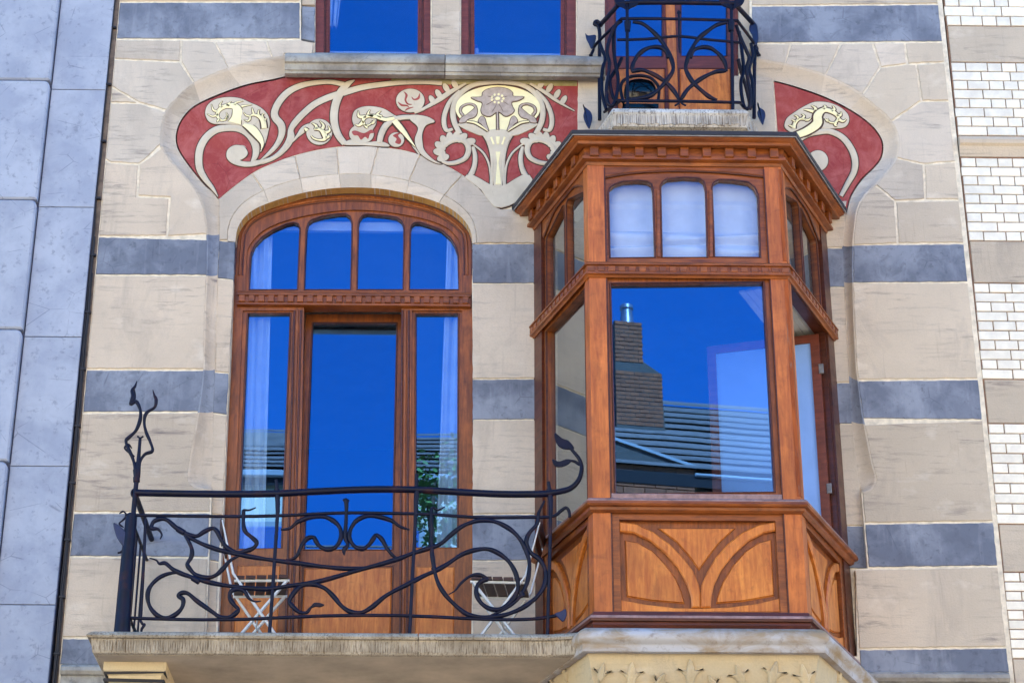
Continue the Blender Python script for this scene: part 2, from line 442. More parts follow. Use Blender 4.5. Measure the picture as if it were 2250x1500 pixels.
def glass(name, refl, fac, tint):
    m = M(name); m.t.nodes.remove(m.b)
    tb = m.n('BsdfTransparent'); tb.inputs[0].default_value = tint
    gb = m.n('BsdfGlossy'); gb.inputs['Color'].default_value = refl; gb.inputs['Roughness'].default_value = .0
    w = m.noise(m.pos((1, 1, 1)), 1.6, 2, .5); bp = m.n('Bump'); bp.inputs['Strength'].default_value = .012; bp.inputs['Distance'].default_value = .01
    m.l(w, bp.inputs['Height']); m.l(bp.outputs[0], gb.inputs['Normal'])
    fr = m.n('LayerWeight'); fr.inputs['Blend'].default_value = .35
    mr = m.n('MapRange'); mr.inputs[3].default_value = fac; mr.inputs[4].default_value = .95; m.l(fr.outputs['Fresnel'], mr.inputs[0])
    gm = m.n('NewGeometry'); iv = m.n('Math', operation='SUBTRACT'); iv.inputs[0].default_value = 1.0; m.l(gm.outputs['Backfacing'], iv.inputs[1])
    ff = m.n('Math', operation='MULTIPLY'); m.l(mr.outputs[0], ff.inputs[0]); m.l(iv.outputs[0], ff.inputs[1])
    tm = m.mix(iv.outputs[0], W, tint); m.l(tm, tb.inputs[0])
    mx = m.n('MixShader'); m.l(ff.outputs[0], mx.inputs[0]); m.l(tb.outputs[0], mx.inputs[1]); m.l(gb.outputs[0], mx.inputs[2])
    m.l(mx.outputs[0], m.o.inputs[0]); return m.m
GLASS = glass('window_glass', (.14, .37, .80, 1), .34, (.70, .85, 1.0, 1))  # the sky's deep blue is partly put into the reflection colour
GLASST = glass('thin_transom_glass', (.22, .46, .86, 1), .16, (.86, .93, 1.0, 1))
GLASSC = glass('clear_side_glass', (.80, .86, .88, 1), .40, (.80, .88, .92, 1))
ROOFZ = simple('dark_zinc', (30, 30, 40), .45, .2, 12, .2, .5)
ROOFE = simple('grey_zinc_edge', (120, 116, 116), .5, .2, 20, .2, .5)
SILLS = bluestone('grey_sill_stone', (172, 166, 156), (126, 119, 112))
def slabstone(name, base, dark, pitch):
    """tooled stone edge: dirt sits in the grooves"""
    m = M(name); a = m.noise(m.pos(), 6, 5, .6)
    c = m.mix(m.ramp(a, [(.35, K), (.65, W)]), lin(base), lin(tuple(x*.82 for x in base)))
    g = m.n('NewGeometry'); pt = g.outputs['Pointiness']
    n2 = m.noise(m.pos((70, 70, 3)), 1.3, 4, .7)
    c = m.mix(m.ramp(n2, [(.50, K), (.62, (.75,)*3)]), c, lin(dark))
    big = m.noise(m.pos((2, 2, 2)), 1.5, 4, .6)
    c = m.mix(m.ramp(big, [(.45, K), (.75, (.4,)*3)]), c, lin((128, 104, 70)))
    m.bump(n2, .5, .006); return m.out(c, .8, .3)
SLAB = slabstone('tooled_slab_edge', (190, 176, 156), (96, 78, 58), .016)
SLABW = slabstone('pale_tooled_slab', (214, 206, 196), (84, 74, 72), .016)
def weatherstone():
    m = M('weathered_stone'); a = m.noise(m.pos((1, 1, 2)), 3.2, 6, .65, .6); b = m.noise(m.pos(), 26, 5, .6)
    c = m.mix(m.ramp(a, [(.38, K), (.60, W)]), lin((186, 182, 182)), lin((158, 136, 108)))
    c = m.mix(m.ramp(b, [(.56, K), (.72, (.5,)*3)]), c, lin((118, 100, 84)))
    m.bump(m.mix(.5, a, b), .5, .008); return m.out(c, .8, .3)
WSTONE = weatherstone()
SOFF = simple('balcony_soffit_stone', (180, 164, 142), .85, .12, 3, .3)
BRICK = None
def glazed():
    m = M('white_glazed_brick'); q = m.pos((1, 1, 1), (0, 0, 0), 4)
    a = m.noise(q, 9, 5, .65); c = m.mix(m.ramp(a, [(.35, K), (.72, W)]), lin((250, 240, 220)), lin((226, 215, 198)))
    c = m.vary(c, .09); m.bump(a, .08, .003); return m.out(c, .28, .5)
BRICK = glazed()
BJOINT = simple('brown_brick_joint', (140, 108, 88), .9, .15, 30, .4)
DJOINT = simple('dark_stone_joint', (84, 88, 112), .9, .1, 20, .2)
CLOTH = simple('white_curtain_cloth', (226, 230, 238), .9, .04, 6, 0)
WALLI = simple('interior_plaster', (96, 92, 88), .9, .04, 2, 0)
CEIL = simple('white_ceiling', (206, 206, 206), .9, .03, 2, 0)
FLOORI = simple('interior_floor', (70, 50, 36), .6, .1, 6, 0)
WHITEM = simple('white_painted_steel', (222, 226, 230), .4, .05, 10, 0)
SLATW = simple('dark_brown_slat', (58, 26, 22), .5, .2, 30, .2)
BLACKP = simple('glossy_black_plastic', (8, 8, 10), .15, .1, 10, 0)
CABLE = simple('black_cable', (26, 22, 28), .6, .2, 10, 0)
PIPE = simple('brown_joint_filler', (108, 92, 80), .8, .2, 14, .3)
# ------------------------------------------------------------------ the ground (setting)
def struct(o): o['kind'] = 'structure'; return o
ASPH = simple('asphalt', (92, 90, 88), .9, .15, 40, .3)
PAVE = simple('concrete_paving', (178, 170, 158), .85, .1, 6, .3)
struct(mk('street', [(-60, -60, 0), (60, -60, 0), (60, 60, 0), (-60, 60, 0)], [[0, 1, 2, 3]], ASPH))
for nm, y0, y1 in (('pavement', -2.6, 0.0), ('pavement', -18.6, -15.6)):
    v, f = prismg([(-40, y0), (40, y0), (40, y1), (-40, y1)], .004, .14); struct(mk(nm, v, f, PAVE))

# ------------------------------------------------------------------ the townhouse: masonry
HOUSE = thing('townhouse', 'art nouveau townhouse facade striped in pale sandstone and blue-grey stone, wooden bay window', 'house', (0.3, 0, 0))
Lx = lambda y: 261.7-.0905*y
Rx = lambda y: 2062.6+.1064*y
def C_(pts, n=6): return cr(pts, n)
# outer and inner edge of the hollow moulding that frames the recessed field (left, right)
A1 = C_([(626, 126), (560, 136), (490, 157), (427, 185), (385, 222), (366, 248), (356, 285), (357, 322), (380, 356), (412, 393), (438, 428), (452, 475), (457, 525), (456, 605), (452, 700), (449, 812), (438, 905), (424, 985), (416, 1040), (420, 1060), (436, 1070), (465, 1075)])
B1 = C_([(626, 168), (600, 174), (530, 189), (440, 225), (404, 255), (388, 288), (388, 320), (402, 347), (425, 378), (450, 408), (476, 434), (479, 480), (480, 525), (476, 605), (474, 700), (470, 812), (466, 905), (464, 1000), (465, 1040), (466, 1075)])
A2 = C_([(1658, 132), (1723, 142), (1800, 162), (1867, 192), (1917, 230), (1953, 263), (1970, 293), (1972, 327), (1963, 357), (1933, 393), (1900, 427), (1883, 457), (1877, 493), (1873, 540), (1873, 620), (1875, 700), (1880, 800), (1884, 835), (1892, 900), (1903, 960), (1915, 1020), (1923, 1050), (1915, 1072), (1893, 1080)])
B2 = C_([(1660, 172), (1703, 178), (1757, 193), (1813, 213), (1867, 240), (1910, 270), (1933, 297), (1941, 320), (1937, 347), (1923, 367), (1893, 397), (1870, 433), (1861, 470), (1857, 500), (1852, 540), (1856, 620), (1862, 700), (1868, 850), (1876, 960), (1886, 1050), (1892, 1080)])
CARC = C_([(480, 437), (515, 408), (560, 376), (600, 358), (640, 343), (690, 330), (740, 322), (790, 320), (840, 323), (890, 330), (940, 345), (985, 365), (1030, 393), (1060, 420), (1085, 450)])
MARC = C_([(500, 530), (503, 500), (514, 472), (540, 443), (580, 420), (620, 405), (660, 394), (700, 388), (745, 384), (790, 383), (840, 388), (890, 397), (935, 411), (975, 430), (1010, 452), (1035, 480), (1045, 510), (1046, 534)])
IARC = C_([(517, 532), (521, 505), (533, 482), (555, 462), (590, 446), (640, 430), (690, 419), (740, 413), (790, 412), (840, 415), (885, 423), (930, 434), (970, 448), (1000, 465), (1025, 490), (1036, 515), (1037, 535)])
zbot = FW.px(1125, 1620)[1]
DREC = -.058
# wall cores: mortar shows in the joints between the blocks
recess = [(626, 126), (626, 150), (661, 150), (661, -370), (1645, -370), (1648, 100)]+A2+[(1907, 1247), (1880, 1249), (1884, 1440), (440, 1440), (452, 1400), (459, 1226)]+A1[::-1]
outer = [(Lx(-400)+1, -400), (Rx(-400)+8, -400), (Rx(1620)+8, 1620), (Lx(1620)+1, 1620)]
plate('wall', FW, FW.pl(outer), [FW.pl(recess)], -.008, -.25, MORTAR, HOUSE)
doorop = [(474, 1440)]+[(478, 1390), (490, 1140), (499, 914), (504, 820), (512, 615), (508, 560)]+MARC[4:-4]+[(1040, 560), (1037, 620), (1040, 832), (1040, 1128), (1035, 1440)]
bayop = [(1225, 520), (1775, 520), (1840, 1400), (1225, 1400)]
win1 = [(694, -300), (946, -300), (946, 140), (692, 140)]
win2 = [(1014, -300), (1266, -300), (1266, 140), (1013, 140)]
updoor = [(1330, -330), (1622, -330), (1624, 262), (1328, 262)]
inner = [(640, -385), (1660, -385), (1660, 60), (1980, 130), (2000, 500), (1930, 1250), (1930, 1460), (400, 1460), (400, 1000), (340, 300), (440, 130), (640, 100)]
plate('recessed_wall', FW, FW.pl(inner, DREC), [FW.pl(doorop, DREC), FW.pl(bayop, DREC), FW.pl(win1, DREC), FW.pl(win2, DREC), FW.pl(updoor, DREC)], DREC, -.32, MORTAR, HOUSE)
# plain masonry above and below the picture keeps the front in shade
zt, zb = FW.px(1125, -400)[1], FW.px(1125, 1620)[1]
xl, xr = FW.px(Lx(700), 700)[0], FW.px(Rx(700), 700)[0]
box('upper_wall', FW, xl-.06, xr+.03, zt+.001, zt+4.5, -.4, -.01, SAND, HOUSE)
box('base_wall', FW, xl-.06, xr+.03, 0, zb, -.4, -.01, SAND, HOUSE)

def jit(poly, step=.032, amp=.0024):
    p = resamp(list(poly)+[poly[0]], step)[:-1]
    return [(q[0]+rnd.uniform(-amp, amp), q[1]+rnd.uniform(-amp, amp)) for q in p]
def block(px, mat, d=0.0, name='stone_block', gap=.0085, parent=None, bev=.004, db=None):
    cl = []
    for q in px:
        if not cl or math.hypot(q[0]-cl[-1][0], q[1]-cl[-1][1]) > 4: cl.append(q)
    if math.hypot(cl[0][0]-cl[-1][0], cl[0][1]-cl[-1][1]) < 4: cl.pop()
    p = ccw(FW.pl(cl, d)); p = jit(inset(p, gap))
    return slab(name, FW, p, d+rnd.uniform(-.0012, .0012), (d-.05) if db is None else db, mat, parent or HOUSE, bev)
def near(curve, q):
    return min(range(len(curve)), key=lambda i: (curve[i][0]-q[0])**2+(curve[i][1]-q[1])**2)
def seg(curve, a, b):
    i, j = near(curve, a), near(curve, b)
    return curve[i:j+1] if i <= j else curve[j:i+1][::-1]
# ---- left side, outer field
L_ = lambda y: (Lx(y), y)
block([L_(-120), (660, -120), (661, 4), L_(4)], SAND)
block([L_(4), (661, 4), (660, 86), L_(86)], BLUE, name='bluestone_band')
block([L_(86), (398, 87), (396, 136), L_(130)], SANDV)
block([L_(130), (396, 136)]+[(428, 185)]+seg(A1, (427, 185), (370, 243))+[(305, 226), L_(190)], SANDD)
block([L_(190), (305, 226), L_(226)], SANDG)
block([L_(226), (305, 226), (369, 246)]+seg(A1, (366, 248), (356, 318))+[(318, 352), (305, 361), (243, 357), L_(350)], SANDD)
block([(398, 87), (470, 90), (506, 151)]+seg(A1, (506, 151), (428, 184))+[(396, 136)], SANDD)
block([(470, 90), (583, 88), (600, 129)]+seg(A1, (600, 129), (506, 151)), SANDV)
block([(583, 88), (660, 86), (690, 95), (688, 119), (626, 119), (626, 126)]+seg(A1, (626, 126), (600, 129)), SANDV)
block([L_(350), (243, 357), (305, 361), (301, 431), (372, 434), (367, 519), L_(519)], SAND)
block([(305, 361), (318, 352)]+seg(A1, (356, 320), (457, 519))+[(367, 519), (372, 434), (301, 431)], SAND)
def row(y0, y1, mat, curve=A1, right=None, name='stone_block'):
    pr = seg(curve, right[0], right[1]) if curve else right
    return block([L_(y0)]+pr+[L_(y1)], mat, name=name)
row(519, 604, BLUE, A1, ((457, 521), (456, 605)), 'bluestone_band')
row(604, 811, SAND, A1, ((456, 605), (449, 812)))
row(811, 906, BLUE, A1, ((449, 812), (438, 905)), 'bluestone_band')
block([L_(906)]+seg(A1, (438, 905), (465, 1075))+[(463, 1125), L_(1125)], SAND)
block([L_(1125), (463, 1125), (459, 1224), L_(1222)], BLUE, name='bluestone_band')
block([L_(1222), (459, 1224), (452, 1400), L_(1400)], SAND)
block([L_(1400), (445, 1402), (440, 1464), L_(1461)], BLUE, name='bluestone_band')
# ---- right side, outer field
R_ = lambda y: (Rx(y), y)
block([(1647, -120), R_(-120), R_(9), (1650, 13)], SANDG)
block([(1650, 13), R_(9), R_(92), (1652, 95)], BLUE, name='bluestone_band')
block([(1652, 95), (1738, 96), (1727, 142)]+seg(A2, (1727, 143), (1658, 132)), SANDV)
block([(1738, 96), (1848, 95), (1815, 167)]+seg(A2, (1815, 167), (1727, 143)), SANDV)
block([(1848, 95), (1917, 94), (1934, 148)]+seg(A2, (1890, 208), (1815, 167)), SANDD)
block([(1917, 94), (1988, 93), (1993, 141), (1934, 148)], SANDV)
block([(1988, 93), R_(92), R_(137), (1993, 141)], SANDG)
block([(1934, 148), (1993, 141), (2013, 141), (2025, 222)]+seg(A2, (1955, 266), (1890, 208)), SANDG)
block([(2013, 141), R_(137), R_(222), (2025, 222)], SANDG)
block([(2025, 222), R_(222), R_(355), (2030, 361), ]+seg(A2, (1970, 346), (1955, 266)), SANDD)
block([(2030, 361), (2033, 438), (1967, 442)]+seg(A2, (1921, 405), (1970, 346)), SANDD)
block([(2030, 361), R_(355), R_(439), (2033, 438)], SANDG)
block([(1967, 442), (1973, 535)]+seg(A2, (1873, 537), (1921, 405)), SANDG)
block([(1967, 442), R_(439), R_(534), (1973, 535)], SANDG)
block([(1873, 537), R_(534), R_(620), (1873, 622)], BLUE, name='bluestone_band')
block(seg(A2, (1873, 622), (1884, 833))+[R_(832), R_(620)], SANDG)
block(seg(A2, (1884, 834), (1896, 925))+[R_(922), R_(832)], BLUE, name='bluestone_band')
block(seg(A2, (1896, 926), (1893, 1080))+[(1899, 1149), R_(1145), R_(922)], SANDG)
block([(1899, 1149), R_(1145), R_(1243), (1907, 1247)], BLUE, name='bluestone_band')
block([(1876, 1249), R_(1243), R_(1421), (1886, 1425)], SANDG)
block([(1886, 1425), R_(1421), R_(1478), (1890, 1480)], BLUE, name='bluestone_band')
# ---- recessed field: jamb strip, pier, right jamb, window jambs
RD = -.05
def blk(px, mat, d=RD, nm='stone_block'): return block(px, mat, d, nm, .005)
GB = 'bluestone_band'
for y0, y1, x0, x1, xa, xb, mt in ((527, 611, 480, 517, 477, 515, BLUE), (611, 816, 476, 515, 471, 504, SAND), (816, 907, 470, 504, 466, 499, BLUE), (907, 1128, 466, 499, 463, 490, SAND), (1128, 1230, 462, 490, 459, 481, BLUE), (1230, 1430, 458, 481, 448, 473, SAND)):
    blk([(x0, y0), (x1, y0+4), (xb, y1+4), (xa, y1)], mt, RD, GB if mt is BLUE else 'stone_block')
for y0, y1, x1, xb, mt in ((535, 623, 1185, 1185, BLUE), (623, 832, 1185, 1188, SANDV), (832, 922, 1188, 1188, BLUE), (922, 1129, 1188, 1188, SANDV), (1129, 1231, 1190, 1190, BLUE), (1231, 1430, 1195, 1195, SANDG)):
    blk([(1037, y0), (x1, y0-1), (xb, y1-1), (1037, y1)], mt, RD, GB if mt is BLUE else 'stone_block')
for y0, y1, x0, xa, xr0, xr1, mt in ((440, 544, 1800, 1805, 1862, 1854, SANDG), (544, 631, 1808, 1812, 1854, 1857, BLUE), (631, 840, 1814, 1826, 1857, 1868, SANDG), (840, 931, 1826, 1832, 1868, 1874, BLUE), (931, 1154, 1832, 1848, 1874, 1900, SANDG), (1154, 1248, 1850, 1856, 1900, 1908, BLUE)):
    blk([(x0, y0), (xr0, y0), (xr1, y1), (xa, y1)], mt, RD, GB if mt is BLUE else 'stone_block')
for px, mt, d in (([(663, -120), (693, -120), (693, 12), (662, 12)], SAND, -.03), ([(662, 13), (693, 14), (692, 92), (659, 86)], BLUE, -.03), ([(659, 87), (692, 94), (692, 130), (655, 130)], SAND, -.032),
                  ([(948, -120), (1013, -120), (1012, 130), (947, 130)], SAND, -.03), ([(1267, -120), (1330, -120), (1329, 140), (1266, 140)], SAND, -.03),
                  ([(1268, 165), (1338, 165), (1338, 330), (1268, 330)], SANDV, -.044), ([(1612, 165), (1700, 170), (1708, 330), (1612, 330)], SANDV, -.044), ([(1622, -120), (1647, -120), (1650, 160), (1622, 160)], SANDG, -.034)):
    blk(px, mt, d, GB if mt is BLUE else 'stone_block')
# ---- arch: outer ring of voussoirs and the moulded inner ring
J = [((480, 437), (500, 530), (517, 532)), ((556, 378), (578, 421), (588, 447)), ((645, 342), (660, 394), (668, 424)), ((740, 322), (745, 384), (746, 413)), ((830, 322), (818, 386), (815, 413)), ((926, 341), (897, 399), (890, 424)), ((1015, 384), (977, 431), (965, 447))]
for k in range(6):
    c = seg(CARC, J[k][0], J[k+1][0]); m_ = seg(MARC, J[k+1][1], J[k][1])
    block(c+m_+([(481, 528)] if k == 0 else []), SANDV, -.046, 'voussoir', .004)
block(seg(CARC, J[6][0], (1085, 450))+[(1100, 458), (1190, 462), (1190, 534)]+seg(MARC, (1046, 534), J[6][1]), SANDV, -.046, 'voussoir', .004)
ROUND = ((0, 0), (.12, .02), (.3, .12), (.5, .32), (.7, .58), (.88, .85), (1, 1))
for k in range(7):
    e = ((1046, 534), (1037, 535)) if k == 6 else (J[k+1][1], J[k+1][2])
    a, b = FW.pl(seg(MARC, J[k][1], e[0]), -.05), FW.pl(seg(IARC, J[k][2], e[1]), -.06)
    a, b = equal(a, 16), equal(b, 16)
    if k: a[0] = tuple(Vector(a[0]).lerp(Vector(a[1]), .12)); b[0] = tuple(Vector(b[0]).lerp(Vector(b[1]), .12))
    v, f = stripg(FW, a, -.046, b, -.06, -.20, ROUND, 16); mk('arch_moulding', v, f, SANDV, HOUSE, 40)
# ochre soffit of the arch, set back behind the moulded ring
so_ = FW.pl(IARC, -.06); v, f = stripg(FW, [(q[0], q[1]+.03) for q in so_], -.063, so_, -.063, -.30, ((0, 0), (1, 1)), 60); mk('arch_soffit', v, f, OCHRE, HOUSE, 40)
# ---- hollow frame moulding round the recessed field
HOL = ((-.16, .05), (0, .05), (.06, .14), (.2, .34), (.4, .62), (.62, .82), (.84, .96), (1, 1), (1.10, 1))
def splay(A, B, a0, a1, b0, b1, mat, nm='frame_moulding'):
    v, f = stripg(FW, FW.pl(seg(A, a0, a1)), 0.0, FW.pl(seg(B, b0, b1), -.052), -.052, -.12, HOL, 28); return mk(nm, v, f, mat, HOUSE, 40)
sp1 = [((626, 126), (626, 168)), ((506, 151), (530, 189)), ((428, 184), (446, 223)), ((370, 243), (400, 259)), ((356, 320), (390, 330)), ((457, 519), (480, 520)), ((456, 604), (476, 605)), ((449, 811), (470, 812)), ((438, 905), (466, 905)), ((465, 1075), (466, 1075))]
ms1 = [SANDV, SANDV, SANDD, SANDD, SAND, BLUE, SAND, BLUE, SAND]
for k in range(9): splay(A1, B1, sp1[k][0], sp1[k+1][0], sp1[k][1], sp1[k+1][1], ms1[k])
sp2 = [((1658, 132), (1660, 172)), ((1727, 143), (1715, 181)), ((1815, 167), (1800, 208)), ((1890, 208), (1867, 240)), ((1955, 266), (1925, 285)), ((1970, 346), (1937, 347)), ((1890, 440), (1866, 447)), ((1873, 537), (1852, 537)), ((1873, 622), (1856, 622)), ((1884, 834), (1868, 836)), ((1896, 926), (1873, 926)), ((1893, 1080), (1892, 1080))]
ms2 = [SANDV, SANDV, SANDD, SANDG, SANDG, SANDD, SANDG, BLUE, SANDG, BLUE, SANDG]
for k in range(11): splay(A2, B2, sp2[k][0], sp2[k+1][0], sp2[k][1], sp2[k+1][1], ms2[k])
# ---- sill of the upper windows, string courses at balcony level
def zy(y, d, x=900): return FW.px(x, y, d)[1]
def bar(name, x0, x1, yref, prof, mat, parent=HOUSE, smooth=35):
    a, b = FW.px(x0, yref, .08)[0], FW.px(x1, yref, .08)[0]
    return mould(name, [(a, 0), (b, 0)], [(p, zy(y, p, (x0+x1)/2)) for p, y in prof], mat, parent, smooth)
SP = [(-.10, 117), (.085, 120), (.10, 124), (.105, 131), (.10, 137), (.082, 141), (.076, 149), (.07, 155), (.06, 157), (.055, 163), (.0, 172), (-.1, 172)]
bar('window_sill', 626, 977, 140, [(p, y+3*(0)) for p, y in SP], SILLS)
bar('window_sill', 979, 1330, 140, [(p, y+4) for p, y in SP], SILLS)
LP = [(-.05, 1458), (.03, 1460), (.05, 1464), (.055, 1472), (.04, 1480), (.02, 1484), (.02, 1560), (-.05, 1560)]
bar('string_course', Lx(1480)+2, 300, 1480, LP, SILLS)
bar('string_course', 1890, Rx(1490), 1480, [(p, y+16) for p, y in LP], SILLS)
# ------------------------------------------------------------------ filler strip and cables in the joint to the left neighbour
CB = thing('cable_run', 'dark cables clipped down the joint between blue-grey neighbour and sandstone facade', 'cable', FW.w(*FW.px(Lx(1500)-6, 1500)))
v, f = slab_geo(FW, FW.pl([(Lx(-200)-17, -200), (Lx(-200)+1, -200), (Lx(560)+1, 560), (Lx(1620)+1, 1620), (Lx(1620)-12, 1620), (Lx(560)-12, 560)]), -.004, -.3, .002); mk('joint_filler', v, f, PIPE, HOUSE)
for k, (o1, r, ys) in enumerate(((-7, .007, range(520, 1660, 40)), (-10, .005, range(-80, 1660, 40)), (-4, .004, range(600, 1660, 30)))):
    P = [FW.w(*FW.px(Lx(y)+o1+rnd.uniform(-1.2, 1.2), y, .012), .012) for y in ys]
    tube('cable', [Vector(q) for q in cr(P, 3)], r, CABLE, CB, 6)
for y in range(60, 1500, 125):
    c = FW.px(Lx(y)-7, y, .015); box('clip', FW, c[0]-.02, c[0]+.02, c[1]-.008, c[1]+.008, -.005, .021, CABLE, CB, .002)
# ------------------------------------------------------------------ left neighbour: smooth blue-grey stone
LB = thing('stone_building', 'blue-grey neighbouring building faced with large smooth stone slabs', 'building', (-4.2, 0, 0))
xj = lambda y: 120-.0905*y-(0 if y < 1300 else 0)
d1, d2 = .03, .075
xe = FW.px(Lx(700)-15, 700, d1)[0]; xm = FW.px(xj(700), 700, d1)[0]
za = lambda y, x, d: FW.px(x, y, d)[1]
box('wall', FW, xe-4.5, xe, 0, zt+4.5, -.6, d1-.02, DJOINT, LB)
ys = [-380, -90, 197, 455, 740, 1024, 1328, 1640]
for a, b in zip(ys, ys[1:]):
    p = [(xm+.002, za(b, 150, d1)), (xe, za(b, 150, d1)), (xe, za(a, 150, d1)), (xm+.002, za(a, 150, d1))]
    slab('panel', FW, inset(ccw(p), .0026), d1, -.02, BLUEL, LB, .003)
ys = [-400, -105, 175, 437, 722, 1012, 1316, 1640]
for a, b in zip(ys, ys[1:]):
    t, bo = za(a, 60, d2), za(b, 60, d2); r = .05; x1 = xm-.002
    arc = [(x1-r+r*math.sin(k*math.pi/16), t-r+r*math.cos(k*math.pi/16)) for k in range(9)]
    for x0_, x1_ in ((x1-.9, x1),):
        p = [(x1-.9, bo), (x1, bo)]+arc[::-1]+[(x1-.9, t)]
        slab('panel', FW, inset(ccw(p), .0035), d2, -.02, BLUEL, LB, .012, 40)
    slab('panel', FW, inset(ccw([(x1-3.2, bo), (x1-.9, bo), (x1-.9, t), (x1-3.2, t)]), .0035), d2, -.02, BLUEL, LB, .012)
# ------------------------------------------------------------------ right neighbour: white glazed brick with stone bands
RB = thing('brick_building', 'white glazed brick neighbouring building with beige stone bands', 'building', (5.2, 0, 0))
xs = FW.px(Rx(700)+9, 700)[0]; xend = xs+2.6
box('wall', FW, xs, xend+2, 0, zt+4.5, -.4, -.012, BJOINT, RB)
zx = lambda y: FW.px(2180, y)[1]
zones = [(-330, 57, 19), (138, 298, 8), (347, 529, 9), (622, 832, 10), (930, 1150, 10), (1256, 1445, 9)]
bands = [(57, 138), (529, 622), (832, 930), (1150, 1256), (1445, 1560)]
for a, b in bands:
    z1, z0 = zx(a)-.006, zx(b)+.006
    for x0, x1 in ((xs+.01, xs+.98), (xs+.984, xs+2.0)): box('stone_band', FW, x0, x1, z0, z1, -.05, rnd.uniform(-.001, .001), SANDG, RB, .003)
mould('string_course', [(xs, 0), (xend, 0)], [(-.05, zx(298)), (.035, FW.px(2180, 300, .035)[1]), (.045, FW.px(2180, 306, .045)[1]), (.04, FW.px(2180, 314, .04)[1]), (.02, FW.px(2180, 321, .02)[1]), (.015, FW.px(2180, 326, .015)[1]), (-.002, FW.px(2180, 344, 0)[1]), (-.05, zx(344))], SANDG, RB, 20)
HS = .0655; full, q3, hd = .206, .152, .098; gp = .0075
bm_ = {w: bevel_box_mesh('brick', w, .05, .056, .003, BRICK) for w in (full, q3, hd)}
for a, b, n in zones:
    z1, z0 = zx(a), zx(b); h = (z1-z0)/n
    for k in range(n):
        zc = z1-h*(k+.5); odd = k % 2
        seqs = [full]*9 if odd else [hd, q3]+[hd, hd, q3, hd]*3
        x = xs+.008-(rnd.uniform(0, .01) if odd else 0); 
        for w in seqs:
            if x+w > xs+1.15: break
            shared('brick', bm_[w], BRICK, RB, (x+w/2, .025+rnd.uniform(-.0015, .001), zc), (rnd.uniform(-.006, .006), rnd.uniform(-.004, .004), rnd.uniform(-.012, .012)), (1, 1, (h-gp)/.056)); x += w+gp
# ------------------------------------------------------------------ sgraffito panels
zA, zB, z2, z4 = tr(380, 160, 4.5), tr(850, 160, 4.5), tr(600, 0, 3.0), tr(1600, 0, 3.0)
DP = -.052
_lv = [0.0]
def nudge():
    _lv[0] = (_lv[0]+.37) % 1.0; return _lv[0]*.7
leftp = [(478, 437)]+seg(B1, (476, 434), (626, 168))+[(626, 150), (1275, 158), (1275, 330), (1190, 425), (1108, 457), (1092, 455)]+CARC[::-1]
PAN = slab('sgraffito_panel', FW, FW.pl(leftp, DP), DP, -.2, RED, HOUSE, 0)
PAN2 = slab('sgraffito_panel', FW, FW.pl([(1700, 170)]+seg(B2, (1703, 178), (1861, 470))+[(1840, 480), (1712, 330)], DP), DP, -.2, RED, HOUSE, 0)
PAN['label'] = 'long red plaster panel with pale scrolls and a gilded flower medallion'
PAN2['label'] = 'small red plaster panel with pale scroll and gilded fern'
LINES = {PAN: MB(), PAN2: MB()}
def uvw(pts, d):
    out = []
    for x, y, w in pts:
        a = FW.px(x, y, d); b = FW.px(x+w, y, d); out.append((a[0], a[1], abs(b[0]-a[0])))
    return out
def scroll(pan, pts, lv=0, mat=None, name='scroll', smooth=6, line=True, hgt=.007):
    """a raised ribbon of plaster with an incised dark outline; pts (px, py, width)"""
    P = cr(pts, smooth); lv = lv+nudge()
    u = uvw(P, DP)
    if line:
        v, f = strokeg(FW, [(a, b, max(.004, w)+.011) for a, b, w in u], DP-.01, DP+.0025+.0012*lv, .1); LINES[pan].add(v, f)
    v, f = strokeg(FW, u, DP-.01, DP+hgt+.0013*lv, .35); return mk(name, v, f, mat or CREAM, pan, 60)
def leaf(pan, px, lv=0, mat=None, name='scroll', line=True, n=5, closed=True, hgt=.007):
    p = ccw(FW.pl(cr(px, n, True) if n else px, DP)); lv = lv+nudge()
    if line:
        v, f = rings(FW, [(inset(p, -.0055), DP-.01), (inset(p, -.0055), DP+.0025+.0012*lv)]); LINES[pan].add(v, f)
    return slab(name, FW, p, DP+hgt+.0013*lv, DP-.01, mat or CREAM, pan, .002, 40)
def disc(pan, c, rx, ry, lv=0, mat=None, name='scroll', line=True, n=28, hgt=.007):
    return leaf(pan, [(c[0]+rx*math.cos(2*math.pi*k/n), c[1]+ry*math.sin(2*math.pi*k/n)) for k in range(n)], lv, mat, name, line, 0, True, hgt)
W4 = 1/4.5
def sA(pts, lv=0, mat=None, nm='scroll', line=True): return scroll(PAN, [(x, y, w*W4) for x, y, w in [q for q in zA(pts)]], lv, mat, nm, 6, line)
def sB(pts, lv=0, mat=None, nm='scroll', line=True): return scroll(PAN, [(x, y, w*W4) for x, y, w in zB(pts)], lv, mat, nm, 6, line)
def s2(pts, lv=0, mat=None, nm='scroll', line=True): return scroll(PAN, [(x, y, w/3) for x, y, w in z2(pts)], lv, mat, nm, 6, line)
def s4(pts, lv=0, mat=None, nm='scroll', line=True): return scroll(PAN2, [(x, y, w/3) for x, y, w in z4(pts)], lv, mat, nm, 6, line)
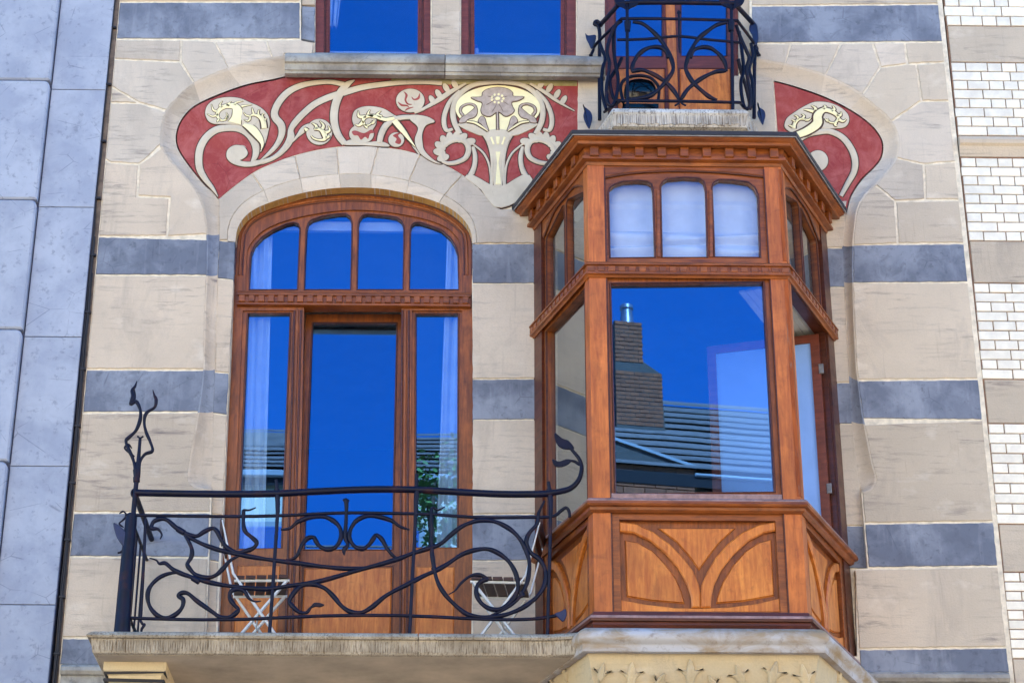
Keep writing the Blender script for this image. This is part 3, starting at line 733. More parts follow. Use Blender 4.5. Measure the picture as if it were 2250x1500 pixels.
def fern(pan, S_, stem, spikes, lv=2, sw=16):
    """gilded fern: a curling stem and its hooked points, one mesh"""
    g = MB(); k = S_[1]
    def add(pts, lw):
        P = cr([(x, y, 1.15*w/k) for x, y, w in S_[0](pts)], 5); u = uvw(P, DP)
        v, f = strokeg(FW, [(a, b, w+.009) for a, b, w in u], DP-.01, DP+.008+.0012*lv, .1); LINES[pan].add(v, f)
        v, f = strokeg(FW, u, DP-.01, DP+.0105+.0013*lv, .3); g.add(v, f)
    add(stem, 0)
    for a, b, c in spikes: add([(a[0], a[1], sw*1.9), (b[0], b[1], sw*1.3), (c[0], c[1], 3)], 0)
    return g.build('gilding', GOLD, pan, 50)
def ringspikes(c, r0, r1, angs, curl=.45):
    out = []
    for an in angs:
        a = math.radians(an); m_ = a+curl*.5; e = a+curl
        out.append(((c[0]+r0*math.cos(a), c[1]-r0*math.sin(a)), (c[0]+(r0*.4+r1*.6)*math.cos(m_*.4+a*.6), c[1]-(r0*.4+r1*.6)*math.sin(m_*.4+a*.6)), (c[0]+r1*math.cos(e), c[1]-r1*math.sin(e))))
    return out
# big curl at the left end
sA([(446, 1228, 8), (390, 1140, 40), (325, 1060, 58), (268, 960, 70), (255, 850, 75), (272, 740, 78), (330, 640, 80), (420, 570, 82), (530, 545, 85), (640, 550, 85), (730, 590, 85), (795, 665, 82), (822, 745, 75), (815, 820, 62), (785, 885, 40)])
sA([(690, 800, 90), (670, 760, 110), (640, 740, 60)], 0, None, 'scroll', False)
leaf(PAN, zA([(530, 830), (540, 770), (590, 728), (650, 720), (705, 740), (738, 785), (730, 825), (690, 858), (665, 868), (690, 880), (760, 885), (860, 868), (940, 862), (880, 900), (800, 928), (700, 932), (610, 910), (555, 875)]), 1)
sA([(820, 895, 70), (900, 878, 58), (980, 850, 52), (1060, 795, 60), (1130, 715, 72), (1165, 640, 78), (1165, 570, 60), (1200, 505, 68), (1280, 415, 72), (1390, 320, 74), (1500, 262, 76), (1610, 222, 78), (1720, 190, 74), (1850, 152, 70), (2000, 126, 66), (2250, 98, 62), (2500, 92, 60), (2660, 104, 60)])
sA([(860, 872, 10), (950, 800, 42), (1030, 710, 56), (1075, 610, 68), (1070, 520, 78), (1012, 445, 78), (1008, 375, 72), (1060, 275, 74), (1150, 185, 74), (1280, 125, 68), (1430, 98, 60), (1560, 92, 58), (1690, 118, 60)])
sA([(1795, 78, 14), (1730, 112, 66), (1662, 190, 84), (1612, 300, 84), (1592, 420, 82), (1602, 530, 78), (1640, 628, 72), (1700, 705, 66)], 1)
leaf(PAN, zA([(1690, 715), (1735, 672), (1800, 668), (1860, 700), (1960, 688), (2040, 682), (2110, 700), (2130, 735), (1900, 722)]), 0)
# fern heads at the left
leaf(PAN, zA([(330, 445), (320, 395), (345, 325), (420, 270), (540, 247), (660, 258), (760, 300), (860, 345), (930, 410), (958, 490), (945, 580), (920, 680), (890, 755), (865, 785), (862, 690), (820, 600), (740, 545), (620, 518), (500, 512), (410, 510), (355, 485)]), 1)
fern(PAN, (zA, 4.5), [(610, 505, 150), (630, 450, 110), (640, 390, 110), (610, 340, 80), (540, 335, 62), (480, 360, 50), (445, 400, 42), (445, 445, 30), (480, 478, 24), (525, 470, 20), (545, 430, 14)],
     [((450, 420), (395, 440), (338, 412)), ((440, 390), (400, 375), (382, 318)), ((490, 350), (465, 330), (492, 285)), ((560, 335), (535, 325), (580, 290)), ((620, 330), (620, 305), (700, 288)), ((680, 340), (710, 335), (785, 325)), ((470, 470), (445, 480), (440, 500)), ((520, 470), (540, 440), (530, 400))])
disc(PAN, zA([(765, 435)])[0], 95*W4, 96*W4, 3)
fern(PAN, (zA, 4.5), [(700, 520, 40), (780, 560, 90), (850, 640, 75), (885, 710, 36), (872, 775, 6)], [], 2)
fern(PAN, (zA, 4.5), [(905, 560, 60), (890, 480, 56), (850, 440, 40), (800, 425, 30), (765, 440, 22), (770, 470, 14)], [((800, 420), (790, 385), (782, 352)), ((850, 430), (845, 400), (858, 370)), ((890, 455), (885, 425), (905, 415)), ((765, 440), (725, 430), (698, 400)), ((765, 465), (740, 490), (705, 470)), ((905, 490), (915, 470), (930, 460))], 4, 13)
# small round ferns
sA([(1180, 690, 14), (1240, 620, 40), (1300, 560, 80), (1370, 540, 110)]); disc(PAN, zA([(1447, 590)])[0], 128*W4, 128*W4, 1)
fern(PAN, (zA, 4.5), [(1400, 560, 34), (1460, 570, 40), (1500, 620, 56), (1500, 665, 40), (1440, 672, 24), (1390, 655, 18), (1368, 630, 8)], [((1330, 580), (1310, 560), (1296, 560)), ((1420, 565), (1415, 530), (1368, 502)), ((1470, 570), (1490, 530), (1450, 480)), ((1500, 600), (1550, 580), (1535, 530)), ((1510, 650), (1540, 640), (1542, 620))], 2, 22)
leaf(PAN, zA([(1780, 500), (1775, 440), (1800, 380), (1870, 345), (1960, 338), (2080, 360), (2180, 420), (2210, 445), (2100, 490), (2020, 460), (2005, 520), (1960, 580), (1890, 600), (1820, 570)]), 2)
disc(PAN, zA([(1865, 610)])[0], 122*W4, 95*W4, 1)
leaf(PAN, zA([(1770, 590), (1790, 625), (1830, 630), (1860, 670), (1900, 640), (1930, 660), (1950, 610), (1990, 600), (1960, 570), (1890, 605), (1810, 580)]), 2.6, RED, 'plaster_field', False, 4, True, .009)
fern(PAN, (zA, 4.5), [(2190, 455, 40), (2100, 470, 44), (2000, 440, 44), (1920, 440, 40), (1880, 480, 34), (1900, 525, 26), (1945, 525, 18), (1970, 490, 10)], [((2060, 450), (2020, 420), (2060, 385)), ((1980, 440), (1930, 420), (1950, 372)), ((1910, 445), (1840, 440), (1832, 380)), ((1885, 490), (1840, 530), (1798, 515)), ((1905, 520), (1915, 545), (1925, 560)), ((1960, 500), (1985, 500), (1990, 470))], 3, 24)
s2([(700, 945, 40), (716, 880, 46), (752, 822, 48), (815, 786, 44), (900, 776, 40), (975, 795, 60)], 3)
leaf(PAN, z2([(1065, 808), (1010, 830), (985, 880), (985, 940), (1000, 1000), (1060, 1060), (1110, 1085), (1060, 1075), (985, 1030), (945, 975), (935, 920), (955, 860), (945, 830), (905, 795), (900, 765), (970, 765), (1030, 780)]), 3)
fern(PAN, (z2, 3.0), [(800, 800, 44), (850, 860, 40), (900, 925, 22), (938, 975, 4)], [], 2)
s2([(880, 880, 12), (915, 950, 16), (965, 1020, 12)], 1)
disc(PAN, z2([(905, 667)])[0], 94/3, 78/3, 1)
for pts in ([(862, 610, 3), (880, 632, 20), (873, 664, 16), (888, 690, 14), (915, 694, 4)], [(966, 622, 3), (958, 652, 22), (930, 662, 14), (914, 645, 5)], [(824, 678, 3), (848, 698, 20), (882, 702, 14), (896, 712, 4)], [(868, 738, 3), (888, 722, 16), (925, 712, 4)]): scroll(PAN, [(x, y, w/3) for x, y, w in z2(pts)], 4, RED, 'plaster_field', 5, False)
s2([(930, 742, 30), (990, 720, 26), (1050, 680, 20), (1110, 640, 26), (1180, 600, 30), (1210, 585, 20)])
disc(PAN, z2([(812, 925)])[0], 52/3, 48/3, 1)
leaf(PAN, z2([(790, 900), (815, 920), (805, 945), (835, 955), (845, 930), (825, 900), (845, 885), (870, 900), (850, 880), (815, 885)]), 1.6, RED, 'plaster_field', False, 4, True, .009)
s2([(830, 885, 20), (870, 890, 26), (905, 925, 20), (930, 960, 8)])
# mossy strip under the sill
scroll(PAN, [(860, 176, 14), (950, 177, 18), (1050, 178, 26), (1150, 178, 26), (1268, 180, 22)], -1, MOSS, 'mossy_strip', 4, False)
def lobe(mir, c, hub, rl, rw):
    """rounded lobe pointing away from its hub"""
    a = math.atan2(c[1]-hub[1], c[0]-hub[0])+.25; o = (c[0]-math.cos(a)*rl*.45, c[1]-math.sin(a)*rl*.45)
    pts = [(o[0]+rl*math.cos(t)*math.cos(a)-rw*math.sin(t)*math.sin(a), o[1]+rl*math.cos(t)*math.sin(a)+rw*math.sin(t)*math.cos(a)) for t in [2*math.pi*k/16 for k in range(16)]]
    leaf(PAN, zB(mir(pts)), -.5, None, 'scroll', True, 0)
# medallion with the gilded ground and the flower
for sgn in (-1, 1):
    X = lambda x: 1098+sgn*(1098-x)*-1 if sgn > 0 else x
    mir = lambda pts: [((2196-q[0]) if sgn > 0 else q[0],)+tuple(q[1:]) for q in pts]
    sB(mir([(725, 610, 56), (670, 500, 60), (654, 390, 60), (680, 280, 60), (760, 180, 60), (890, 115, 58), (1098, 92, 58)]), 2)
    sB(mir([(720, 180, 30), (630, 280, 48), (575, 400, 50), (565, 500, 50), (592, 572, 46), (650, 560, 36)]), 0)
    sB(mir([(780, 108, 30), (640, 190, 44), (540, 262, 40), (440, 325, 24), (340, 380, 12)]), 0)
    for c, r in (((500, 195), 34), ((437, 255), 34), ((575, 135), 30), ((660, 100), 26)):
        lobe(mir, c, (c[0]+52, c[1]+50), 52, 27)
    sB(mir([(735, 525, 50), (860, 535, 52), (950, 590, 60), (1010, 680, 62), (1038, 790, 50), (1046, 900, 42), (1042, 1010, 38), (1035, 1120, 40)]), 2)
    # toothed ring below
    sB(mir([(560, 868, 50), (535, 800, 56), (560, 730, 60), (630, 680, 62), (710, 665, 62), (780, 690, 62), (808, 760, 60), (780, 840, 56), (700, 885, 54), (610, 898, 48), (545, 880, 30)]), 1)
    for c in ((530, 852), (492, 782), (505, 712), (555, 655), (622, 622), (695, 612), (765, 630), (845, 680)):
        lobe(mir, c, (655, 775), 62, 36)
    sB(mir([(852, 735, 34), (872, 820, 48), (866, 920, 50), (830, 1010, 60), (790, 1040, 50)]), 0)
    sB(mir([(840, 700, 22), (950, 790, 24), (1008, 900, 24), (1026, 1020, 22), (1026, 1110, 22)]), 1)
    # curled buds
    sB(mir([(880, 350, 26), (855, 325, 24), (800, 318, 24), (742, 345, 24), (728, 390, 24), (755, 430, 28)]), 6, FLOW, 'bud')
    leaf(PAN, zB(mir([(885, 350), (890, 410), (860, 450), (800, 470), (770, 500), (715, 500), (740, 450), (790, 425), (840, 385)])), 6, FLOW, 'bud')
    leaf(PAN, zB(mir([(905, 490), (925, 450), (945, 440), (968, 462), (985, 520), (1005, 580), (970, 560), (940, 520)])), 6, FLOW, 'bud')
    fern(PAN, (lambda p: zB(mir(p)), 4.5), [(790, 492, 20), (870, 505, 26), (940, 545, 24), (1000, 590, 8)], [], 5)
    leaf(PAN, zB(mir([(1022, 650), (1040, 640), (1066, 716), (1048, 720)])), 6, GOLD, 'gilding', True, 0)
disc(PAN, zB([(1098, 355)])[0], 420*W4, 225*W4, 1, GOLD, 'gilding', True, 40)
leaf(PAN, zB([(700, 520), (800, 500), (900, 520), (980, 570), (1098, 560), (1216, 570), (1296, 520), (1396, 500), (1496, 520), (1300, 620), (1180, 640), (1140, 780), (1140, 1110), (1056, 1110), (1056, 780), (1016, 640), (900, 620)]), 1.4, CREAM, 'vase', False, 3)
leaf(PAN, zB([(985, 640), (1098, 568), (1211, 640), (1165, 760), (1135, 900), (1140, 1120), (1056, 1120), (1061, 900), (1031, 760)]), 4, CREAM, 'vase', True, 3)
leaf(PAN, zB([(1076, 790), (1122, 790), (1106, 900), (1130, 1112), (1074, 1112), (1090, 900)]), 6, GOLD, 'gilding', True, 0)
leaf(PAN, zB([(1078, 640), (1118, 640), (1112, 715), (1086, 715)]), 6, GOLD, 'gilding', True, 0)
leaf(PAN, zB([(770, 1040), (850, 1015), (1010, 1105), (1098, 1125), (1190, 1105), (1350, 1010), (1440, 1060), (1340, 1230), (1210, 1320), (1060, 1330), (930, 1160)]), 3, CREAM, 'scroll', True, 2)
fl = leaf(PAN, zB([(838, 255), (935, 248), (950, 205), (1000, 172), (1095, 155), (1190, 170), (1240, 205), (1250, 243), (1352, 250), (1300, 285), (1235, 300), (1238, 340), (1258, 385), (1220, 425), (1170, 438), (1098, 395), (1020, 440), (955, 425), (932, 380), (945, 310), (890, 285)]), 7, FLOW, 'flower', True, 4)
for a in ((1000, 245, 1060, 262), (1190, 245, 1130, 262), (985, 330, 1060, 285), (1200, 330, 1130, 285), (1040, 400, 1085, 320), (1150, 400, 1105, 320)):
    p = zB([(a[0], a[1]), ((a[0]+a[2])/2+4, (a[1]+a[3])/2), (a[2], a[3])]); scroll(PAN, [(q[0], q[1], 1.0) for q in p], 9, OUTL, 'petal_line', 3, False)
for k in range(9):
    a = 2*math.pi*k/9; disc(PAN, zB([(1095+58*math.cos(a), 268+42*math.sin(a))])[0], 12*W4, 12*W4, 9.5, GOLD, 'gilding', True, 10)
disc(PAN, zB([(1095, 268)])[0], 26*W4, 18*W4, 9.5, GOLD, 'gilding', True, 12)
sB([(1093, 380, 20), (1094, 470, 20), (1096, 575, 22)], 9, FLOW, 'flower_stem')
# right-hand panel
s4([(470, 925, 30), (520, 890, 42), (590, 872, 46), (670, 868, 46), (755, 910, 46), (812, 985, 46), (836, 1060, 46), (828, 1135, 42), (788, 1210, 36), (742, 1295, 28)], 1)
disc(PAN2, z4([(590, 1062)])[0], 68/3, 68/3, 0)
leaf(PAN2, z4([(372, 842), (385, 785), (440, 742), (500, 705), (570, 676), (660, 680), (740, 712), (788, 758), (795, 805), (765, 842), (690, 850), (560, 850), (500, 880), (465, 905), (420, 880)]), 0)
fern(PAN2, (z4, 3.0), [(440, 900, 50), (520, 868, 60), (585, 820, 66), (590, 765, 60), (630, 730, 40), (690, 745, 34), (725, 780, 24), (705, 812, 16), (670, 812, 12), (655, 790, 8)], [((560, 740), (520, 730), (495, 728)), ((575, 730), (570, 715), (545, 700)), ((625, 725), (640, 710), (625, 698)), ((680, 735), (700, 725), (685, 700)), ((715, 765), (740, 765), (742, 740)), ((725, 790), (755, 805), (778, 790)), ((705, 815), (705, 830), (718, 838)), ((665, 800), (650, 800), (635, 785))], 2, 14)
fern(PAN2, (z4, 3.0), [(430, 850, 30), (440, 815, 24), (470, 790, 18), (510, 795, 12)], [((445, 810), (430, 800), (415, 795)), ((460, 795), (455, 775), (432, 765)), ((485, 790), (500, 770), (480, 755)), ((505, 795), (530, 795), (545, 780)), ((425, 840), (410, 835), (395, 830))], 2, 11)
for pan, b in LINES.items(): b.build('outline', OUTL, pan)
# ------------------------------------------------------------------ windows and doors in the wall
def bead(name, fr, loop, d, r, mat, parent):
    v, f = loop_tube_geo([fr.w(q[0], q[1], d) for q in loop], r); return mk(name, v, f, mat, parent, 60)
def pane(fr, loop, d, parent, mat=None, name='pane'):
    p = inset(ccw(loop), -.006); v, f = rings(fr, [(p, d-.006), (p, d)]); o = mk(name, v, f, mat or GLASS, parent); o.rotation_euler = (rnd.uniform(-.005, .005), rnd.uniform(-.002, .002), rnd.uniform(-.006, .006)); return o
def rect(x0, x1, y0, y1): return [(x0, y0), (x1, y0), (x1, y1), (x0, y1)]
# upper windows
for win, pn, lab in ((win1, [(726, -260), (921, -260), (918, 123), (724, 123)], 0), (win2, [(1041, -260), (1234, -260), (1232, 124), (1042, 124)], 1)):
    U = part('window', HOUSE, FW.w(*FW.px(sum(q[0] for q in win)/4, 130, -.12), -.12))
    o = inset(ccw(FW.pl(win, DREC)), -.03); hole = FW.pl(pn, -.115); h2 = inset(ccw(FW.pl(pn, -.115)), -.03)
    plate('frame', FW, o, [h2], -.10, -.17, WOODR, U); plate('sash', FW, inset(h2, -.01), [hole], -.118, -.165, WOODR, U)
    bead('bead', FW, inset(h2, -.004), -.10, .008, WOODD, U); bead('glazing_bead', FW, inset(ccw(hole), -.003), -.118, .006, WOODR, U)
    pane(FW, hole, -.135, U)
# upper balcony door
U = part('balcony_door', HOUSE, FW.w(*FW.px(1475, 262, -.12), -.12))
o = inset(ccw(FW.pl(updoor, DREC)), -.02)
leafs = [[(1337, -310), (1472, -310), (1472, 262), (1337, 262)], [(1476, -310), (1614, -310), (1616, 262), (1476, 262)]]
plate('frame', FW, o, [FW.pl([(1338, -300), (1613, -300), (1616, 264), (1336, 264)], -.10)], -.10, -.17, WOODR, U)
for lf, pn, pb in ((leafs[0], [(1351, -280), (1456, -280), (1456, 125), (1352, 125)], [(1358, 152), (1460, 152), (1460, 245), (1358, 245)]), (leafs[1], [(1496, -280), (1597, -280), (1598, 124), (1496, 124)], [(1494, 152), (1604, 152), (1606, 245), (1494, 245)])):
    L = plate('door_leaf', FW, FW.pl(lf, -.115), [FW.pl(pn, -.115)], -.115, -.165, WOODR, U)
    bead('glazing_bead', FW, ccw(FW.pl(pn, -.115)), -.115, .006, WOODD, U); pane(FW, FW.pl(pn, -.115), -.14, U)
    slab('door_panel', FW, FW.pl(pb, -.11), -.108, -.13, WOODP, U, .006)
    bead('panel_bead', FW, inset(ccw(FW.pl(pb, -.115)), -.006), -.115, .005, WOODD, U)
v, f = boxg(FW, FW.px(1462, 0, -.1)[0], FW.px(1482, 0, -.1)[0], FW.px(1475, 260, -.1)[1], FW.px(1475, -300, -.1)[1], -.12, -.085, .006); mk('cover_strip', v, f, WOODP, U)
# ------------------------------------------------------------------ arched balcony door with side lights
BD = part('balcony_door', HOUSE, FW.w(*FW.px(760, 1400, -.15), -.15)); BD['label'] = 'arched wooden balcony door with four transom panes and two side lights'
DF = -.15
do = lambda pts: FW.pl(pts, DF)
outl = C_([(466, 1440), (468, 1390), (480, 1140), (493, 830), (503, 640), (510, 530), (518, 500), (537, 474), (575, 452), (630, 435), (690, 424), (750, 419), (800, 419), (850, 424), (900, 432), (955, 446), (997, 467), (1028, 492), (1045, 525), (1048, 640), (1050, 830), (1049, 1130), (1045, 1440)], 4)
P1 = [(548, 636), (653, 636), (658, 520), (659, 503), (655, 492), (645, 489), (630, 492), (600, 505), (577, 520), (560, 538), (552, 557), (549, 600)]
P2 = [(669, 636), (770, 636), (773, 520), (773, 490), (769, 476), (760, 470), (743, 470), (710, 475), (687, 482), (678, 489), (674, 503), (671, 560)]
P3 = [(785, 636), (885, 636), (887, 540), (887, 497), (882, 485), (872, 478), (850, 474), (807, 470), (797, 473), (790, 482), (788, 493), (786, 560)]
P4 = [(900, 636), (1007, 636), (1007, 600), (1006, 560), (1000, 540), (990, 523), (970, 505), (943, 495), (923, 489), (912, 489), (905, 494), (902, 505), (901, 560)]
topen = C_([(540, 640), (541, 570), (548, 540), (570, 513), (600, 495), (640, 481), (690, 470), (740, 463), (780, 461), (830, 463), (880, 470), (930, 480), (975, 496), (1000, 516), (1013, 545), (1015, 640)], 4)
slL = [(545, 689), (638, 688), (618, 1203), (523, 1205)]; slR = [(914, 689), (1007, 689), (1005, 1202), (913, 1202)]
dop = [(668, 674), (882, 673), (880, 1000), (876, 1420), (653, 1420), (662, 1000)]
slLo = [(533, 682), (645, 682), (628, 1420), (506, 1420)]; slRo = [(905, 682), (1016, 682), (1017, 1420), (900, 1420)]
frm = plate('frame', FW, do(outl), [do(topen), do(dop), do(slLo), do(slRo)], DF, -.24, WOOD, BD)
# arched head mouldings
for off, r, mt in ((.012, .007, WOODD), (.045, .009, WOOD), (.066, .006, WOODD)):
    c = do([q for q in outl if q[1] < 640]); c2 = []
    for i in range(len(c)):
        a, b = Vector(c[max(0, i-1)]), Vector(c[min(len(c)-1, i+1)]); t = (b-a).normalized(); n_ = Vector((t.y, -t.x)); q = Vector(c[i])+n_*(off+.022); c2.append(FW.w(q.x, q.y, DF))
    tube('head_bead', c2, r, mt, BD, 8)
plate('transom', FW, inset(ccw(do(topen)), -.01), [FW.pl(p, -.165) for p in (P1, P2, P3, P4)], -.165, -.22, WOOD, BD)
for p in (P1, P2, P3, P4):
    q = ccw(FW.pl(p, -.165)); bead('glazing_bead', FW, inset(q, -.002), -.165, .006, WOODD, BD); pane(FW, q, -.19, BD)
pm = box('pelmet', FW, FW.px(540, 500, -.27)[0], FW.px(1015, 500, -.27)[0], FW.px(770, 508, -.27)[1], FW.px(770, 488, -.27)[1], -.30, -.262, CLOTH, None, .004)
tag(pm, 'white pelmet board behind the arched transom of the balcony door', 'pelmet')
for so_, sl_ in ((slLo, slL), (slRo, slR)):
    plate('side_light', FW, inset(ccw(do(so_)), -.012), [FW.pl(sl_, -.165)], -.165, -.22, WOOD, BD)
    q = ccw(FW.pl(sl_, -.165)); bead('glazing_bead', FW, inset(q, -.002), -.165, .007, WOODD, BD); pane(FW, q, -.19, BD)
    xs_ = [q_[0] for q_ in FW.pl(so_, -.16)]; a, b = min(xs_)+.05, max(xs_)-.03
    box('side_panel', FW, a+.02, b-.03, FW.px(770, 1420, -.16)[1], FW.px(770, 1243, -.16)[1], -.18, -.158, WOODP, BD, .008)
# dentilled rail
def hz(y, d): return FW.px(770, y, d)[1]
xa, xb = FW.px(521, 655, -.12)[0], FW.px(1034, 655, -.12)[0]
mould('rail', [(xa, 0), (xb, 0)], [(-.2, hz(640, -.13)), (-.125, hz(641, -.125)), (-.11, hz(646, -.11)), (-.11, hz(649, -.11)), (-.125, hz(652, -.125)), (-.125, hz(664, -.125)), (-.118, hz(666, -.118)), (-.118, hz(670, -.118)), (-.135, hz(674, -.135)), (-.2, hz(678, -.15))], WOODH, BD)
nd = 24; pitch = (xb-xa)/nd; dm = bevel_box_mesh('dentil', pitch*.62, .022, hz(650, -.11)-hz(664, -.11), .003, WOODH)
for k in range(nd): shared('dentil', dm, WOODH, BD, (xa+pitch*(k+.5), .117, (hz(650, -.11)+hz(664, -.11))/2))
# fluted mullions either side of the door leaf
for xt, xbm in ((656, 636), (893, 888)):
    for o_, r in ((-9, .008), (-2, .011), (6, .008)):
        a, b = FW.px(xt+o_, 682, DF), FW.px(xbm+o_, 1430, DF); tube('mullion_bead', [FW.w(a[0], a[1], DF), FW.w(b[0], b[1], DF)], r, WOOD if r > .01 else WOODD, BD, 8)
# the door leaf leans back at its top
piv = FW.px(766, 1425, -.20); TA = math.radians(2.6)
FD = Fr((0, 0, 0), (1, 0, 0), (0, -1, 0))
class Tilt:
    def w(s, u, v, d=0.0):
        h = v-piv[1]; dd = d+.20
        return Vector((u, .20+h*math.sin(TA)-dd*math.cos(TA), piv[1]+h*math.cos(TA)+dd*math.sin(TA)))
    def px(s, x, y, d=0.0):
        N = Vector((0, -math.cos(TA), math.sin(TA))); P0 = s.w(0, piv[1], d); r = ray(x, y); t = (P0-CAM).dot(N)/r.dot(N); p = CAM+r*t
        q = p-s.w(0, piv[1], d); return (p.x, piv[1]+q.dot(Vector((0, math.sin(TA), math.cos(TA)))))
    def pl(s, pts, d=0.0): return [s.px(p[0], p[1], d) for p in pts]
FT = Tilt()
DL = plate('door_leaf', FT, FT.pl([(672, 690), (884, 690), (882, 1000), (878, 1432), (652, 1432), (662, 1000)], -.20), [FT.pl([(687, 709), (872, 709), (868, 900), (862, 1207), (668, 1207), (680, 900)], -.20)], -.20, -.25, WOOD, BD)
q = ccw(FT.pl([(687, 709), (872, 709), (868, 900), (862, 1207), (668, 1207), (680, 900)], -.20))
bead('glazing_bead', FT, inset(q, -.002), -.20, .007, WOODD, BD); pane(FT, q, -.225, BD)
slab('door_panel', FT, FT.pl([(668, 1247), (862, 1245), (858, 1432), (660, 1432)], -.19), -.192, -.21, WOODP, BD, .010)
bead('panel_bead', FT, inset(ccw(FT.pl([(668, 1247), (862, 1245), (858, 1432), (660, 1432)], -.2)), -.005), -.2, .006, WOODD, BD)
# ------------------------------------------------------------------ rooms behind
zfl = FW.px(760, 1392, .8)[1]; zce = FW.px(780, 395, 0)[1]+.02; zfl2 = FW.px(900, 160, 0)[1]+.02
xL, xR = FW.px(470, 700)[0]-.6, 3.1
def room(z0, z1, nm):
    t = .05; pl_ = [(xL, .33), (xR, .33), (xR, 5.5), (xL, 5.5)]
    v, f = prismg(pl_, z0-t, z0); struct(mk('interior_floor', v, f, FLOORI))
    v, f = prismg(pl_, z1, z1+t); struct(mk('interior_ceiling', v, f, CEIL))
    m_ = MB()
    for p in ([(xL-.1, .26), (xL, .26), (xL, 5.6), (xL-.1, 5.6)], [(xR, .26), (xR+.1, .26), (xR+.1, 5.6), (xR, 5.6)], [(xL, 5.5), (xR, 5.5), (xR, 5.6), (xL, 5.6)]): m_.add(*prismg(p, z0-t, z1+t))
    struct(m_.build('interior_wall', WALLI))
room(zfl-.02, zce+.25, 'a'); room(zfl2-.02, zfl2+3.2, 'b')
# ceiling cornice visible through the transom
v, f = prismg([(xL, .40), (xR, .40), (xR, .52), (xL, .52)], zce+.14, zce+.245); struct(mk('ceiling_cornice', v, f, CEIL))
# curtains
def curtain(name, label, x0t, x1t, yt, x0b, x1b, yb, d, waves, cat='curtain', group=None, pulls=0):
    n, m_ = 48, 14; v, f = [], []
    for j in range(m_+1):
        t = j/m_; y = yt+(yb-yt)*t
        a = FW.px(x0t+(x0b-x0t)*t, y, d); b = FW.px(x1t+(x1b-x1t)*t, y, d)
        for i in range(n+1):
            s = i/n; u = a[0]+(b[0]-a[0])*s; z = a[1]+(b[1]-a[1])*s
            v.append(FW.w(u, z, d+.022*math.sin(s*waves*2*math.pi+t*.8)+.008*math.sin(s*waves*4.3*math.pi+1)))
    for j in range(m_):
        for i in range(n):
            k = j*(n+1)+i; f.append([k, k+1, k+n+2, k+n+1])
    o = mk(name, v, f, CLOTH, None, 60); md = o.modifiers.new('thickness', 'SOLIDIFY'); md.thickness = .003
    return tag(o, label, cat, group)
curtain('curtain', 'white curtain hanging behind the balcony door side light farther from the bay', 528, 600, 470, 508, 575, 1440, -.27, 3)
curtain('curtain', 'white curtain hanging behind the balcony door side light nearer the bay', 984, 1040, 470, 950, 1040, 1440, -.27, 2.5)
curtain('curtain', 'white curtain behind the upper window farther from the small iron balcony', 708, 775, -260, 715, 742, 60, -.25, 3)
bt = thing('bottle', 'small white and purple bottle behind the upper window pane on the inner sill', 'bottle', FW.w(*FW.px(1046, 121, -.2), -.2))
a = FW.px(1047, 120, -.2); zz = [(.0, .014), (.05, .014), (.062, .008), (.085, .008)]
PURP = simple('purple_label', (120, 60, 150), .5, .1, 10, 0)
for nm, z0, z1, r, mt in (('body', 0, .055, .016, WHITEM), ('cap', .055, .085, .009, PURP)):
    tube(nm, [FW.w(a[0], a[1]-.01+z0, -.2), FW.w(a[0], a[1]-.01+z1, -.2)], r, mt, bt, 10)
box('inner_sill', FW, FW.px(690, 100)[0], FW.px(1270, 100)[0], a[1]-.05, a[1]-.01, -.34, -.16, CEIL, HOUSE, .002)
# ------------------------------------------------------------------ the wooden bay window
D = .865
mean = lambda *q: sum(q)/len(q)
XB = mean(FW.px(1289, 365, D)[0], FW.px(1308, 1345, D)[0]); XC = mean(FW.px(1718, 365, D)[0], FW.px(1771, 1345, D)[0])
XA = mean(FW.px(1166, 495, -.05)[0], FW.px(1176, 1380, -.05)[0]); XD = mean(FW.px(1820, 480, -.05)[0], FW.px(1884, 1445, -.05)[0])
PB, PC, PA, PD = Vector((XB, -D)), Vector((XC, -D)), Vector((XA, .08)), Vector((XD, .08))
PATH = [tuple(PA), tuple(PB), tuple(PC), tuple(PD)]
BAY = part('bay_window', HOUSE, ((XB+XC)/2, 0, FW.px(1500, 1380, D)[1])); BAY['label'] = 'canted wooden bay window with carved panels and dentilled cornice'
FB = Fr((0, -D, 0), (1, 0, 0), (0, -1, 0))
def frame2(P, Q):
    u = (Q-P).normalized(); return Fr((P.x, P.y, 0), (u.x, u.y, 0), (u.y, -u.x, 0)), (Q-P).length
FL, LLn = frame2(PA, PB); FRt, RLn = frame2(PC, PD)
def zf(y, p=0.0): return FW.px(1510, y, D+p)[1]
def bm(name, prof, mat, smooth=30): return mould(name, PATH, [(p, zf(y, p)) for p, y in prof], mat, BAY, smooth)
ZT, ZTB, ZPT, ZS, ZST, ZBT, ZBB = zf(362), zf(578), zf(606), zf(1098), zf(1124), zf(1346), zf(1379)
